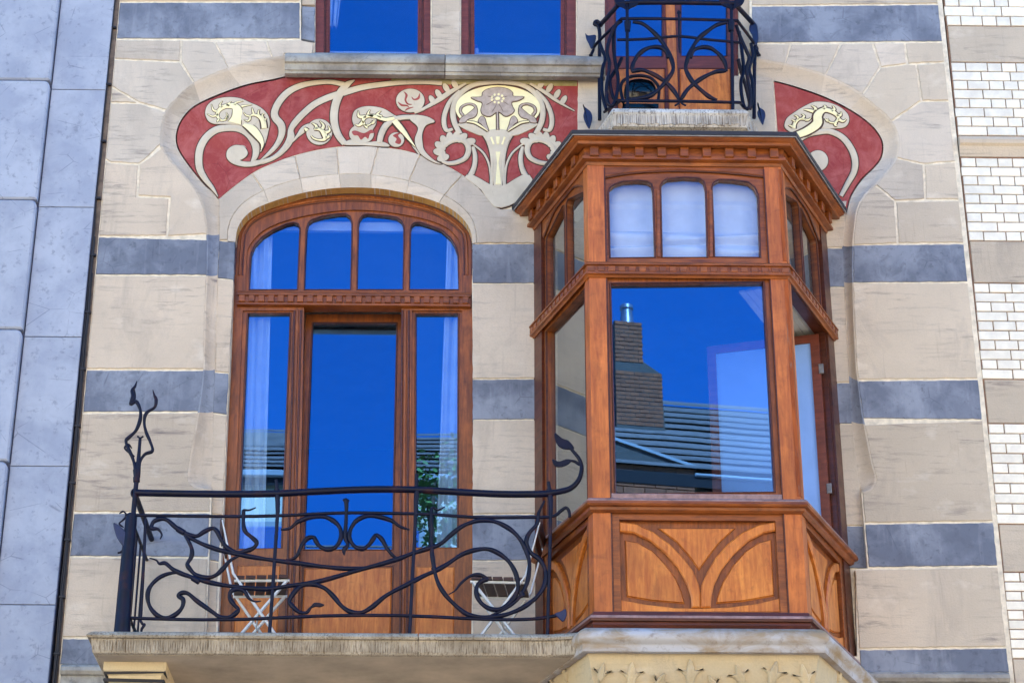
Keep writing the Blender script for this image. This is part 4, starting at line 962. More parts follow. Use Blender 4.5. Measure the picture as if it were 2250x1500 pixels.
# mouldings
bm('cornice', [(-.06, 297), (.135, 297), (.13, 303), (.118, 307), (.098, 312), (.094, 318), (.05, 325), (.03, 326), (.03, 343), (.046, 344), (.046, 350), (.03, 354), (.012, 358), (0.004, 365), (-.06, 372)], WOODH)
bm('dentil_rail', [(-.06, 576), (.028, 577), (.034, 579), (.034, 582), (.02, 585), (.02, 596), (.03, 597), (.03, 602), (.015, 606), (.006, 611), (-.06, 611)], WOODH)
bm('sill', [(-.06, 1096), (.03, 1097), (.05, 1099), (.056, 1105), (.048, 1110), (.03, 1114), (.026, 1120), (.006, 1127), (-.06, 1127)], WOODH)
bm('sill_cap', [(-.05, 1094.5), (.04, 1095), (.052, 1097.5), (.052, 1100), (-.05, 1100)], GREYW)
bm('base_moulding', [(-.06, 1342), (.008, 1344), (.014, 1350), (.03, 1353), (.036, 1358), (.034, 1363), (.018, 1366), (.02, 1372), (.006, 1380), (-.06, 1384)], WOODD)
bm('base_cap', [(.0, 1351), (.032, 1351.5), (.037, 1354), (.037, 1357), (.0, 1357)], GREYW)
# corner and wall posts
def pt(P, Q, k): return P+(Q-P).normalized()*k
def inward(P, Q, k): u = (Q-P).normalized(); return Vector((-u.y, u.x))*k
pw, sw = .112, .075
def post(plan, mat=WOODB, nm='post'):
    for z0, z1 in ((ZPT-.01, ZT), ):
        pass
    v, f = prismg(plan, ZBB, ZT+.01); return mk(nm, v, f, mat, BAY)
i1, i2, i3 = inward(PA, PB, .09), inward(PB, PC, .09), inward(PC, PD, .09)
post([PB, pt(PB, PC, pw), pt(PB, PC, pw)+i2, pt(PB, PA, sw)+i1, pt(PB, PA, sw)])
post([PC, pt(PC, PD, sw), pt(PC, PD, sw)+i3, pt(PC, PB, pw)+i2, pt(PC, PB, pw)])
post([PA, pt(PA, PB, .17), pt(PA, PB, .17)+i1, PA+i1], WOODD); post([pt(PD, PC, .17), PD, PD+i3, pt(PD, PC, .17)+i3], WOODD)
# weathered strip on the right front corner
for zz0, zz1 in ((ZTB+.02, ZT-.03), (ZS+.03, ZPT-.02)):
    e = (PC-PB).normalized(); q0 = pt(PC, PB, .022); q1 = pt(PC, PD, .03)
    v, f = prismg([q0+Vector((0, -.003)), PC+Vector((.002, -.004)), q1+inward(PC, PD, -.004), q1+i3*.2, q0+i2*.2], zz0, zz1); mk('weathered_corner', v, f, WOODW, BAY)
# roof with zinc edge, climbing to the small balcony
def plan_off(p): return [tuple(q) for q in offset_path(PATH, p)]
bm('zinc_edge', [(-.06, 296.6), (.138, 296.6), (.152, 295.5), (.155, 288), (-.06, 287)], ROOFZ)
bm('drip_edge', [(.12, 299.5), (.146, 299.5), (.149, 296.8), (.12, 296.8)], ROOFE)
# --- brackets of the cornice and dentils
def along(P, Q, fr, Ln, n, p0, p1, y0, y1, wd, nm, mat, margin=.0, endskip=0):
    z1, z0 = zf(y0, p1), zf(y1, p1); me = bevel_box_mesh(nm, wd, p1-p0, z1-z0, .004, mat)
    ang = math.atan2(fr.U.y, fr.U.x)
    for k in range(n):
        u = margin+(Ln-2*margin)*(k+.5)/n; c = fr.w(u, (z0+z1)/2, (p0+p1)/2)
        shared(nm, me, mat, BAY, c, (0, 0, ang))
FBl = Fr((XB, -D, 0), (1, 0, 0), (0, -1, 0))
along(PB, PC, FBl, XC-XB, 9, .028, .062, 323, 343, .058, 'bracket', WOODH, -.03)
along(PA, PB, FL, LLn, 6, .028, .062, 323, 343, .058, 'bracket', WOODH, .03); along(PC, PD, FRt, RLn, 6, .028, .062, 323, 343, .058, 'bracket', WOODH, .03)
along(PB, PC, FBl, XC-XB, 20, .016, .034, 585, 597, .046, 'dentil', WOODH, -.02)
along(PA, PB, FL, LLn, 14, .016, .034, 585, 597, .046, 'dentil', WOODH, .02); along(PC, PD, FRt, RLn, 14, .016, .034, 585, 597, .046, 'dentil', WOODH, .02)
# --- front: transom
u0, u1 = XB+pw, XC-pw
T1 = [(1341, 566), (1438.5, 565), (1434, 417), (1431, 405), (1422, 399), (1402, 397), (1370, 399), (1351, 405), (1340, 414), (1337.5, 424)]
T2 = [(1455.5, 565), (1554, 565), (1550, 414), (1546, 399), (1537, 392), (1502, 390), (1466, 393), (1457, 399), (1452, 408)]
T3 = [(1571, 564), (1670, 565), (1665, 428), (1658, 412), (1644, 401), (1608, 396), (1580, 395), (1569, 401), (1565, 412)]
dt = -.028
def roundloop(p): return ccw(p)
plate('transom', FB, [(u0-.01, ZTB-.02), (u1+.01, ZTB-.02), (u1+.01, ZT+.02), (u0-.01, ZT+.02)], [FB.pl(p, dt) for p in (T1, T2, T3)], dt, dt-.05, WOODH, BAY)
arch = [FB.px(x, y, -.012) for x, y in C_([(1325, 389), (1384, 379), (1441, 375), (1502, 374), (1562, 376), (1626, 381), (1678, 387)], 4)]
slab('transom_head', FB, [(u0-.002, ZT+.015)]+[(min(max(q[0], u0-.002), u1+.002), q[1]) for q in arch]+[(u1+.002, ZT+.015)], -.008, -.05, WOODH, BAY, .004)
tube('arch_bead', [FB.w(q[0], q[1]-.003, -.02) for q in arch], .008, WOODD, BAY, 8)
for p in (T1, T2, T3):
    q = ccw(FB.pl(p, dt)); bead('glazing_bead', FB, inset(q, -.003), dt, .007, WOODD, BAY); pane(FB, q, dt-.025, BAY, GLASST)
for xs_ in (1446, 1561):
    a, b = FB.px(xs_, 420, dt), FB.px(xs_+2, 566, dt); tube('mullion', [FB.w(a[0], a[1], dt), FB.w(b[0], b[1], dt)], .014, WOODH, BAY, 8)
# --- front: large pane
dg = -.03
big = FB.pl([(1342, 625), (1676, 622), (1701, 1081), (1353, 1085)], dg)
plate('sash', FB, [(u0-.01, ZS-.01), (u1+.01, ZS-.01), (u1+.01, ZPT+.01), (u0-.01, ZPT+.01)], [big], dg+.01, dg-.05, WOOD, BAY)
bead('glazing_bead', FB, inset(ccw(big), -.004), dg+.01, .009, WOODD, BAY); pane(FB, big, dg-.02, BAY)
za_, zb_ = FB.px(1500, 1085, 0)[1], FB.px(1500, 1097, .012)[1]
box('pane_sill', FB, u0+.005, u1-.005, zb_, za_, -.04, .012, GREYW, BAY, .006)
for uu in (u0, u1): tube('post_bead', [FB.w(uu, ZBT, -.006), FB.w(uu, ZT-.03, -.006)], .007, WOODD, BAY, 6)
# --- lower panels: one carved design, set on the front and on both canted sides
zp = tr(1150, 1000, 3.0)
def q_(pts): return FB.pl(zp(pts), -.02)
DES = dict(
    bandL=q_([(622, 435), (740, 450), (850, 500), (960, 580), (1050, 670), (1120, 760), (1158, 850), (1166, 900), (1167, 1003), (1110, 1000), (1105, 930), (1080, 850), (1020, 740), (930, 640), (830, 560), (720, 510), (622, 500)]),
    bandR=q_([(1673, 435), (1560, 455), (1450, 505), (1350, 580), (1270, 670), (1210, 770), (1176, 850), (1170, 900), (1169, 1003), (1238, 1000), (1243, 930), (1260, 850), (1310, 750), (1390, 650), (1490, 560), (1590, 510), (1675, 495)]),
    fieldL=q_([(668, 555), (750, 570), (850, 625), (930, 710), (1000, 800), (1040, 890), (1060, 965), (850, 948), (680, 920)]),
    fieldR=q_([(1640, 550), (1560, 570), (1470, 630), (1390, 720), (1320, 830), (1285, 930), (1278, 965), (1450, 952), (1658, 915)]),
    fieldT=q_([(895, 475), (1395, 475), (1300, 560), (1220, 660), (1160, 745), (1100, 660), (1010, 560)]),
    foot=q_([(632, 950), (800, 980), (1000, 1003), (1168, 1006), (1350, 1000), (1550, 975), (1705, 940), (1708, 1030), (632, 1030)]))
hole = q_([(618, 432), (1673, 432), (1708, 1030), (632, 1030)])
hx = [q[0] for q in hole]; hz_ = [q[1] for q in hole]; HX0, HX1, HZ0, HZ1 = min(hx)+.006, max(hx)-.006, min(hz_), max(hz_)
BOARD = simple('ribbed_ceiling_board', (206, 198, 178), .8, .05, 6, 0)
PANE_LIT = simple('painted_pane_light', (150, 186, 246), .35, .03, 3, 0, .5)  # pale blue stands in for bright light on the casement glass
def lower(fr, a, b, flip=False):
    """carved lower panel between u = a and u = b"""
    m0, m1 = a+.05, b-.05; z0, z1 = HZ0, HZ1
    mp = lambda p: [(m0+((q[0]-HX0)/(HX1-HX0))*(m1-m0), q[1]) for q in p]
    plate('panel_frame', fr, [(a-.01, ZBT-.02), (b+.01, ZBT-.02), (b+.01, ZST+.01), (a-.01, ZST+.01)], [[(m0, z0), (m1, z0), (m1, z1), (m0, z1)]], -.012, -.06, WOODH, BAY)
    bead('panel_bead', fr, ccw([(m0, z0), (m1, z0), (m1, z1), (m0, z1)]), -.016, .005, WOODH, BAY)
    box('backing_board', fr, m0-.01, m1+.01, z0-.01, z1+.01, -.07, -.046, WOOD, BAY, 0)
    cl = lambda p: [(min(max(q[0], m0), m1), q[1]) for q in p]
    for k, d, bv in (('bandL', -.018, .008), ('bandR', -.0185, .008), ('foot', -.022, .004)): slab('carved_band', fr, cl(mp(DES[k])), d, -.05, WOODP, BAY, bv, 40)
    for k, d in (('fieldL', -.034), ('fieldR', -.034), ('fieldT', -.036)):
        p = ccw(mp(DES[k])); v, f = rings(fr, [(inset(p, -.006), -.05), (p, -.043), (inset(p, .004), d)]); mk('carved_field', v, f, WOODP, BAY)
        bead('field_line', fr, inset(p, -.005), -.0465, .0028, WOODH, BAY)
lower(FB, u0, u1)
lower(FL, .17, LLn-sw); lower(FRt, sw, RLn-.17)
# --- sides: transoms with two rounded lights
def arch_light(a, b, zb, za, zc):
    r = .035; pts = [(a, zb), (b, zb)]
    for (cx_, cz, s0) in ((b, zc, 0), (a, za, 1)):
        for k in range(7):
            t = math.pi/2*k/6
            pts.append((cx_-r+r*math.cos(t), cz-r+r*math.sin(t)) if s0 == 0 else (cx_+r-r*math.sin(t), cz-r+r*math.cos(t)))
    return pts
def side(fr, a, b, front_first, openlow):
    w = b-a; m = a+w/2; ztop = ZT-.055
    hi, lo = ztop, ztop-.085
    l1 = arch_light(a+.035, m-.018, ZTB+.03, lo, hi); l2 = arch_light(m+.018, b-.035, ZTB+.03, hi, lo)
    plate('transom', fr, [(a-.01, ZTB-.02), (b+.01, ZTB-.02), (b+.01, ZT+.02), (a-.01, ZT+.02)], [l1, l2], dt, dt-.05, WOODH, BAY)
    ar = cr([(a, lo+.01), (a+w*.25, hi+.028), (m, hi+.038), (b-w*.25, hi+.028), (b, lo+.01)], 6)
    slab('transom_head', fr, [(a, ZT+.015)]+ar+[(b, ZT+.015)], -.008, -.05, WOODH, BAY, .004)
    tube('arch_bead', [fr.w(q[0], q[1]-.003, -.02) for q in ar], .007, WOODD, BAY, 8)
    for l in (l1, l2): bead('glazing_bead', fr, inset(ccw(l), -.003), dt, .006, WOODD, BAY); pane(fr, ccw(l), dt-.025, BAY, GLASSC)
    ho = [(a+.045, ZS+.02), (b-.045, ZS+.02), (b-.045, ZPT-.045), (a+.045, ZPT-.045)]
    if not openlow:
        plate('sash', fr, [(a-.01, ZS-.01), (b+.01, ZS-.01), (b+.01, ZPT+.01), (a-.01, ZPT+.01)], [ho], dg+.01, dg-.05, WOOD, BAY)
        bead('glazing_bead', fr, inset(ccw(ho), -.004), dg+.01, .008, WOODD, BAY); pane(fr, ho, dg-.02, BAY, GLASSC)
    else:
        h2 = [(a+.012, ZS+.0), (b-.012, ZS+.0), (b-.012, ZPT-.012), (a+.012, ZPT-.012)]
        plate('casement_frame', fr, [(a-.01, ZS-.01), (b+.01, ZS-.01), (b+.01, ZPT+.01), (a-.01, ZPT+.01)], [h2], dg+.012, dg-.06, WOODD, BAY)
        # the casement stands open into the room
        hp = fr.w(b-.02, 0, -.06); ang = math.radians(16); U = Vector((-math.cos(ang), math.sin(ang), 0)); FS = Fr((hp.x, hp.y, 0), U, Vector((-math.sin(ang), -math.cos(ang), 0)))
        ww = w-.03; zz0, zz1 = ZS+.015, ZPT-.03
        CS = plate('casement', FS, [(0, zz0), (ww, zz0), (ww, zz1), (0, zz1)], [[(.06, zz0+.06), (ww-.06, zz0+.06), (ww-.06, zz1-.06), (.06, zz1-.06)]], .025, -.025, WOODR, BAY)
        pane(FS, [(.06, zz0+.06), (ww-.06, zz0+.06), (ww-.06, zz1-.06), (.06, zz1-.06)], .006, BAY)
        for hzv in (zz0+.35, zz1-.3): box('hinge', FS, -.02, .012, hzv, hzv+.07, .02, .034, ROOFE, BAY, .003)
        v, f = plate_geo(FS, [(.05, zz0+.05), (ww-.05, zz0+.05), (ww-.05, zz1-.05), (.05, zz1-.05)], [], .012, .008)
        o = mk('pane_light_sheet', v, f, PANE_LIT, BAY); o['label'] = 'pale blue sheet added to brighten the open casement pane'  # added sheet, the pane's brightness is painted into its colour
side(FL, .17, LLn-sw, False, False); side(FRt, sw, RLn-.17, True, True)
# ribbed boards under the transom, seen through the open casement
for k in range(6):
    dd = -.07-.05*k; v, f = boxg(FRt, sw+.02, RLn-.10, ZPT+.004, ZPT+.02, dd-.044, dd, .004); mk('ceiling_board', v, f, BOARD, BAY)
# floor and ceilings inside the bay
inn = [tuple(q) for q in offset_path(PATH, -.05)]
v, f = prismg([(XA+.06, .30)]+inn+[(XD-.06, .30)], ZBB-.02, ZBB+.01); mk('bay_floor', v, f, FLOORI, BAY)
v, f = prismg([(XA+.06, .30)]+inn+[(XD-.06, .30)], ZT+.02, ZT+.05); mk('bay_ceiling', v, f, CEIL, BAY)
# folded cloth blind behind the transom lights
BL = MB(); zt0, zb0 = ZT-.01, ZTB+.005; n = 44
vv, ff = [], []
for j in range(n+1):
    t = j/n; z = zt0+(zb0-zt0)*t; out_ = (.012 if .28 < t < .34 else 0.0) if t < .60 else .055*abs(math.sin((t-.60)*math.pi*7.5))
    for i in range(9):
        s = i/8; sag = (.012*math.sin(s*math.pi*2+j*.7) if t > .60 else 0)
        vv.append(FB.w(u0-.05+(u1-u0+.1)*s, z+sag, -.145+out_))
for j in range(n):
    for i in range(8): k = j*9+i; ff.append([k, k+1, k+10, k+9])
bl = mk('window_blind', vv, ff, CLOTH, None, 40); md = bl.modifiers.new('thickness', 'SOLIDIFY'); md.thickness = .004
tag(bl, 'white cloth blind gathered in folds behind the three bay transom panes', 'blind')
# ------------------------------------------------------------------ slab and carved bracket under the bay
SBY = mould('bay_slab', PATH, [(p, zf(y, p)) for p, y in [(-.1, 1379), (.09, 1380), (.125, 1384), (.145, 1390), (.15, 1398), (.14, 1407), (.122, 1413), (.116, 1419), (.12, 1425), (.115, 1431), (.09, 1435), (-.1, 1436)]], WSTONE, HOUSE, 40)
lv_ = []
for p, y in [(.065, 1434), (.06, 1442), (.05, 1456), (.045, 1470), (.03, 1490), (0., 1510), (-.03, 1530), (-.12, 1570), (-.2, 1600), (-.34, 1640)]:
    q = offset_path(PATH, p); lv_.append([Vector((q[0].x, .02, zf(y, p)))]+[Vector((w_.x, w_.y, zf(y, p))) for w_ in q[1:3]]+[Vector((q[3].x, .02, zf(y, p)))])
v = [w_ for l_ in lv_ for w_ in l_]; f = [[k*4+i_, k*4+(i_+1) % 4, k*4+4+(i_+1) % 4, k*4+4+i_] for k in range(len(lv_)-1) for i_ in range(4)]+[[0, 1, 2, 3], [len(v)-4, len(v)-3, len(v)-2, len(v)-1]]
BK = mk('carved_bracket', v, f, SANDW, HOUSE, 30)
v, f = prismg([(XA, .05)]+[tuple(q) for q in offset_path(PATH, -.05)]+[(XD, .05)], zf(1436, -.05), zf(1379.5, .0)); mk('bay_floor_slab', v, f, WSTONE, HOUSE)
# carved leaves in relief: a pointed middle lobe between two curled ones
FK = Fr((0, -D-.05, 0), (1, 0, 0), (0, -1, 0))
def lens(c, ang, ln, wd, bend):
    out = []
    for k in range(16):
        t = 2*math.pi*k/16; a_, b_ = math.sin(t)*wd*(1-.35*math.cos(t)), math.cos(t)*ln
        a_ += bend*max(0, b_/ln)**2*wd*2; out.append((c[0]+a_*math.cos(ang)+b_*math.sin(ang), c[1]-a_*math.sin(ang)+b_*math.cos(ang)))
    return ccw(out)
BPR = sorted((zf(y, p), p) for p, y in [(.065, 1434), (.06, 1442), (.05, 1456), (.045, 1470), (.03, 1490), (-.03, 1530), (-.12, 1570), (-.2, 1600)])
def pk(z):
    """how far the curved bracket stands out at height z"""
    for (z0, p0), (z1, p1) in zip(BPR, BPR[1:]):
        if z0 <= z <= z1: return p0+(p1-p0)*(z-z0)/(z1-z0)
    return BPR[0][1] if z < BPR[0][0] else BPR[-1][1]
for x, y, s, l in ((1222, 1494, .8, -.2), (1250, 1476, .9, .1), (1322, 1476, 1.0, .2), (1388, 1480, 1.2, .05), (1450, 1494, .95, .6), (1517, 1476, 1.3, .0), (1568, 1498, .9, -.6), (1625, 1482, 1.1, -.35), (1700, 1478, 1.25, .25), (1768, 1484, 1.2, -.2), (1835, 1480, .9, -.1)):
    fk = FL if x < 1285 else FRt if x > 1790 else FB
    c = fk.px(x, y, .045); sc = .06*s; g_ = MB()
    for da, ln, wd, bd, off in ((0, 1.0, .26, 0, 0), (-.5, .74, .19, -1.2, -.22), (.5, .74, .19, 1.2, .22)):
        P = lens((c[0]+off*sc, c[1]-.2*sc*abs(off)*4), l+da, ln*sc, wd*sc*1.3, bd); k_ = .005*(da == 0)
        g_.add(*rings(fk, [(P, -.04), (P, .006), (inset(P, .004), .016+k_), (inset(P, .009), .021+k_)]))
    stem = ccw([(c[0]-.16*sc, c[1]-3.0*sc), (c[0]+.16*sc, c[1]-3.0*sc), (c[0]+.10*sc, c[1]-.4*sc), (c[0]-.10*sc, c[1]-.4*sc)])
    g_.add(*rings(fk, [(resamp(stem+[stem[0]], .02)[:-1], -.04), (resamp(stem+[stem[0]], .02)[:-1], .014)]))
    g_.v = [q+fk.N*pk(q.z) for q in g_.v]; g_.build('carved_leaf', SANDW, BK, 40)
# ------------------------------------------------------------------ balcony slab
ya = 1440
xl_ = FW.px(222, 1410, .86)[0]; xr_ = XB-.03; F_ = .80
zt_ = zf(1379.5, .0)
zq = lambda y, p: FW.px(700, y, F_+p)[1]
ztop_ = zq(1390, .05)
v, f = prismg([(xl_-.02, .02), (xl_-.02, -F_-.02), (xr_, -F_-.02), (xr_, .02)], zq(1439, .04), ztop_-.002); BS = mk('balcony_slab', v, f, SOFF, HOUSE)
prof = [(-.04, zq(1389, .05)), (.05, zq(1389.5, .05)), (.075, zq(1392, .075)), (.088, zq(1397, .088)), (.08, zq(1402, .08)), (.062, zq(1405, .062)), (.055, zq(1420, .055)), (.05, zq(1434, .05)), (.044, zq(1437, .044)), (.03, zq(1439.5, .03)), (-.04, zq(1439.5, .03))]
path = [(xl_, .02), (xl_, -F_), (xr_-.25, -F_), (xr_-.08, -F_-.035), (xr_+.06, -F_-.10)]
xmid = FW.px(919, 1415, .85)[0]
for pth in ([path[0], path[1], (xmid-.003, -F_)], [(xmid+.003, -F_)]+path[2:]): mould('slab_edge', pth, prof, SLAB, BS, 40)
tl = MB(); x = xl_+.01
while x < xr_-.22:
    w_ = rnd.uniform(.006, .011)
    if rnd.random() < .93:
        z1, z0 = zq(1407+rnd.uniform(0, 2), .06), zq(1433-rnd.uniform(0, 3), .05); y1, y0 = -F_-.066, -F_-.056
        tl.add([(x, -F_-.02, z0), (x+w_, -F_-.02, z0), (x+w_, y0, z0), (x, y0, z0), (x, -F_-.02, z1), (x+w_, -F_-.02, z1), (x+w_, y1, z1), (x, y1, z1)], [[0, 1, 2, 3], [4, 5, 6, 7], [0, 1, 5, 4], [1, 2, 6, 5], [2, 3, 7, 6], [3, 0, 4, 7]])
    x += w_+rnd.uniform(.004, .009)
o = tl.build('tooling', SLAB, BS); o['kind'] = 'stuff'
# corbel under the left end
cx0, cx1 = FW.px(236, 1480, .7)[0], FW.px(352, 1480, .7)[0]; zc = zq(1439.5, .03)
CO = mould('corbel', [(cx0, .05), (cx0, -.66), (cx1, -.66), (cx1, .05)], [(-.1, zc), (.03, zc), (.03, zc-.05), (.012, zc-.07), (.0, zc-.08), (-.01, zc-.2), (-.1, zc-.45), (-.1, zc-.45)], SANDW, HOUSE, 40)
ST = thing('strap', 'dark strap wound twice round the stone corbel under the balcony end', 'strap', (cx0, -.66, zc-.12))
for dz, tl_ in ((-.075, .03), (-.105, -.02)):
    p = offset_path([(cx0, -.02), (cx0, -.66), (cx1, -.66), (cx1, -.02)], .018); tube('strap_turn', [Vector((q.x, q.y, zc+dz+tl_*k*.3)) for k, q in enumerate(p)], .011, CABLE, ST, 8)
# ------------------------------------------------------------------ small upper balcony slab on the bay roof
DU = .44
ux0, ux1 = FW.px(1352, 262, DU)[0], FW.px(1634, 262, DU)[0]; uw0, uw1 = FW.px(1296, 285, 0)[0], FW.px(1676, 285, 0)[0]
UP = [(uw0, .05), (ux0, -DU), (ux1, -DU), (uw1, .05)]
zu = lambda y, p: FW.px(1490, y, DU+p)[1]
US = mould('balcony_slab', UP, [(-.05, zu(239, .02)), (.02, zu(240, .02)), (.035, zu(243, .035)), (.04, zu(248, .04)), (.03, zu(254, .03)), (.028, zu(272, .028)), (.02, zu(279, .02)), (.0, zu(284, .0)), (-.05, zu(296, 0))], SLABW, HOUSE, 40)
v, f = prismg([UP[0]]+[tuple(q) for q in offset_path(UP, -.03)][1:3]+[UP[3]], zu(296, 0), zu(241, 0)); mk('balcony_floor', v, f, SLABW, HOUSE)
tl = MB()
for P, Q in ((UP[0], UP[1]), (UP[1], UP[2]), (UP[2], UP[3])):
    P, Q = Vector(P), Vector(Q); fr, Ln = frame2(P, Q); x = .02
    while x < Ln-.02:
        w_ = rnd.uniform(.006, .012); z1, z0 = zu(255+rnd.uniform(-1, 1), .03), zu(276-rnd.uniform(0, 5), .03)
        v, f = boxg(fr, x, x+w_, z0, z1, 0, .0345, 0); tl.add(v, f); x += w_+rnd.uniform(.004, .010)
o = tl.build('tooling', SLABW, US); o['kind'] = 'stuff'
# hipped zinc roof from the edge up to the slab
a = offset_path(PATH, .12); b = [Vector(UP[0]), Vector(UP[1]), Vector(UP[2]), Vector(UP[3])]; z0, z1 = zf(290, .15), zu(300, 0)
b = offset_path(UP, -.02)
v = [Vector((q.x, q.y, z0)) for q in a]+[Vector((q.x, q.y, z1)) for q in b]
mk('bay_roof', v, [[0, 1, 5, 4], [1, 2, 6, 5], [2, 3, 7, 6], [3, 0, 4, 7], [4, 5, 6, 7], [0, 1, 2, 3]], ROOFZ, BAY)
# ------------------------------------------------------------------ wrought iron railings
zL, zR = tr(200, 1000, 3.0), tr(700, 1000, 3.0)
RL = thing('balcony_railing', 'long dark wrought iron railing with whiplash scrolls and forked corner finial', 'railing', (xl_+.9, -F_, ztop_))
DR = .80
def iron_bar(name, pts, r0, r1=None, par=None, d=None, n=6, flat=None, mat=None, wob=0):
    P = cr([(q[0], q[1]) for q in pts], n); m_ = len(P); dd = DR if d is None else d
    V = [FW.w(*FW.px(x, y, dd), dd) for x, y in P]
    r = r0 if r1 is None else [r0+(r1-r0)*i/(m_-1) for i in range(m_)]
    return tube(name, V, r, mat or IRON, par or RL, 8, flat)
def taper(pts, r, par=None, name='scroll', d=None, ends=(.35, .35), n=6):
    P = cr([(q[0], q[1]) for q in pts], n); m_ = len(P); dd = DR if d is None else d; R = []
    for i in range(m_):
        t = i/(m_-1); k = 1.0
        if t < .12: k = ends[0]+(1-ends[0])*t/.12
        if t > .88: k = ends[1]+(1-ends[1])*(1-t)/.12
        R.append(r*k*(1+.12*math.sin(i*.5)))
    return tube(name, [FW.w(*FW.px(x, y, dd), dd) for x, y in P], R, IRON, par or RL, 8)
def iron_leaf(pts, par, d, mat=None, name='leaf', th=.006):
    p = ccw(FW.pl(cr(pts, 4, True), d)); v, f = rings(FW, [(inset(p, .004), d-th), (p, d), (inset(p, .004), d+th)]); return mk(name, v, f, mat or IRONL, par, 50)
iron_bar('handrail', [(298, 1082), (400, 1084), (500, 1085), (600, 1084), (700, 1079), (800, 1075), (900, 1075), (1000, 1080), (1100, 1085), (1180, 1085), (1215, 1083)], .022)
iron_bar('handrail_curl', [(1210, 1083), (1250, 1074), (1271, 1055), (1278, 1030), (1273, 1009), (1255, 986), (1248, 981)], .02, .008)
iron_leaf([(1252, 988), (1262, 984), (1250, 968), (1235, 962), (1219, 950), (1221, 970), (1232, 984)], RL, DR, IRON)
taper([(1276, 1022), (1262, 1013), (1250, 1012)], .009)
iron_leaf([(1256, 1010), (1244, 1008), (1228, 1013), (1213, 1008), (1219, 1024), (1234, 1026), (1250, 1019)], RL, DR, IRON)
iron_bar('rail', [(275, 1131), (400, 1133), (520, 1134), (620, 1132), (700, 1128), (770, 1126), (850, 1127), (940, 1129), (1050, 1136), (1150, 1136), (1212, 1134), (1232, 1122), (1243, 1115), (1250, 1122), (1252, 1136)], .0105)
iron_bar('rail', [(258, 1356), (400, 1360), (520, 1360), (620, 1356), (720, 1352), (850, 1351), (950, 1354), (1080, 1360), (1170, 1359), (1222, 1352)], .0105)
iron_leaf([(1218, 1348), (1232, 1342), (1243, 1337), (1245, 1352), (1237, 1365), (1228, 1358)], RL, DR)
iron_bar('corner_post', [(289, 1135), (280, 1230), (274, 1310), (268, 1394)], .036, .052, n=4)
iron_bar('post_stem', [(303, 1015), (300, 1055), (297, 1085), (292, 1140)], .014, .016, n=4)
for y, rr in ((1052, .022), (1132, .028)): iron_bar('collar', [(300 if y < 1100 else 290, y-4), (300 if y < 1100 else 290, y+6)], rr, n=2)
lp = [FW.w(*FW.px(296+7*math.cos(a), 1083+9*math.sin(a), DR), DR) for a in [2*math.pi*k/16 for k in range(16)]]
v, f = loop_tube_geo(lp, .007); mk('ring', v, f, IRON, RL, 60)
taper([(300, 1052), (298, 1030), (291, 1005), (281, 983), (277, 968), (284, 960), (299, 945), (308, 921), (308, 900), (299, 882), (287, 888), (292, 870), (290, 858), (297, 848), (301, 836)], .0115, name='finial_prong', ends=(1.5, .15))
taper([(303, 1048), (306, 1018), (318, 998), (335, 990), (330, 970), (321, 949), (317, 926), (322, 907), (340, 894), (343, 878), (339, 868), (336, 856)], .0105, name='finial_prong', ends=(1.5, .15))
taper([(302, 1040), (305, 1000), (308, 962)], .012, name='finial_prong', ends=(1.2, .8)); iron_bar('finial_tip', [(302, 958), (308, 962), (315, 958)], .006, n=2)
taper([(296, 1003), (284, 994), (274, 984), (282, 976), (290, 985)], .007, name='finial_prong')
iron_bar('collar', [(299, 1032), (300, 1052)], .021, .017, n=2); iron_leaf([(289, 862), (294, 850), (299, 868), (296, 884), (288, 876)], RL, DR, IRON)
for pts in ([(607, 1054), (610, 1100), (609, 1140), (604, 1220), (598, 1310), (592, 1392)], [(916, 1041), (914, 1100), (911, 1180), (906, 1270), (900, 1394)], [(1205, 1058), (1210, 1100), (1209, 1180), (1206, 1280), (1203, 1396)]):
    iron_bar('post', pts, .0115, n=5); iron_bar('post_sleeve', [(pts[0][0]+1, 1074), (pts[1][0], 1100), (pts[1][0], 1132)], .019, .013, n=4)
iron_bar('bar', [(320, 1140), (315, 1250), (309, 1360)], .010, n=4); taper([(308, 1360), (313, 1370), (318, 1371), (311, 1382), (312, 1390)], .008, name='foot')
for y in (1131, 1358):
    a = FW.px(285, y, DR); tube('return_rail', [FW.w(a[0], a[1], DR), FW.w(a[0], a[1], -.02)], .010, IRON, RL, 8)
a = FW.px(296, 1083, DR); tube('return_rail', [FW.w(a[0], a[1], DR), FW.w(a[0], a[1], -.02)], .018, IRON, RL, 8)
for dd in (.62, .45, .28, .12):
    a, b = FW.px(284, 1131, DR), FW.px(273, 1358, DR); tube('return_bar', [FW.w(a[0], a[1], dd), FW.w(a[0]-.0, b[1], dd)], .007, IRON, RL, 6)
taper(zL([(455, 552), (466, 520), (440, 485), (400, 480), (410, 440), (450, 420), (500, 425), (560, 475), (600, 500), (650, 525), (700, 530), (750, 500), (800, 480), (830, 500), (860, 560), (900, 610), (960, 640), (1020, 630), (1070, 610), (1092, 575), (1060, 540), (1020, 505), (1005, 460), (1005, 385), (1010, 362), (1045, 360), (1088, 343)]), .0138, ends=(.2, .2))
taper(zL([(600, 500), (650, 540), (750, 590), (870, 630), (960, 650), (1080, 672), (1200, 690), (1400, 715), (1550, 735), (1700, 746), (1840, 735)]), .0138)
taper(zL([(600, 500), (640, 560), (665, 620), (660, 670), (635, 715), (650, 745), (690, 785), (760, 805), (820, 790), (870, 745), (920, 690), (980, 660)]), .0138)
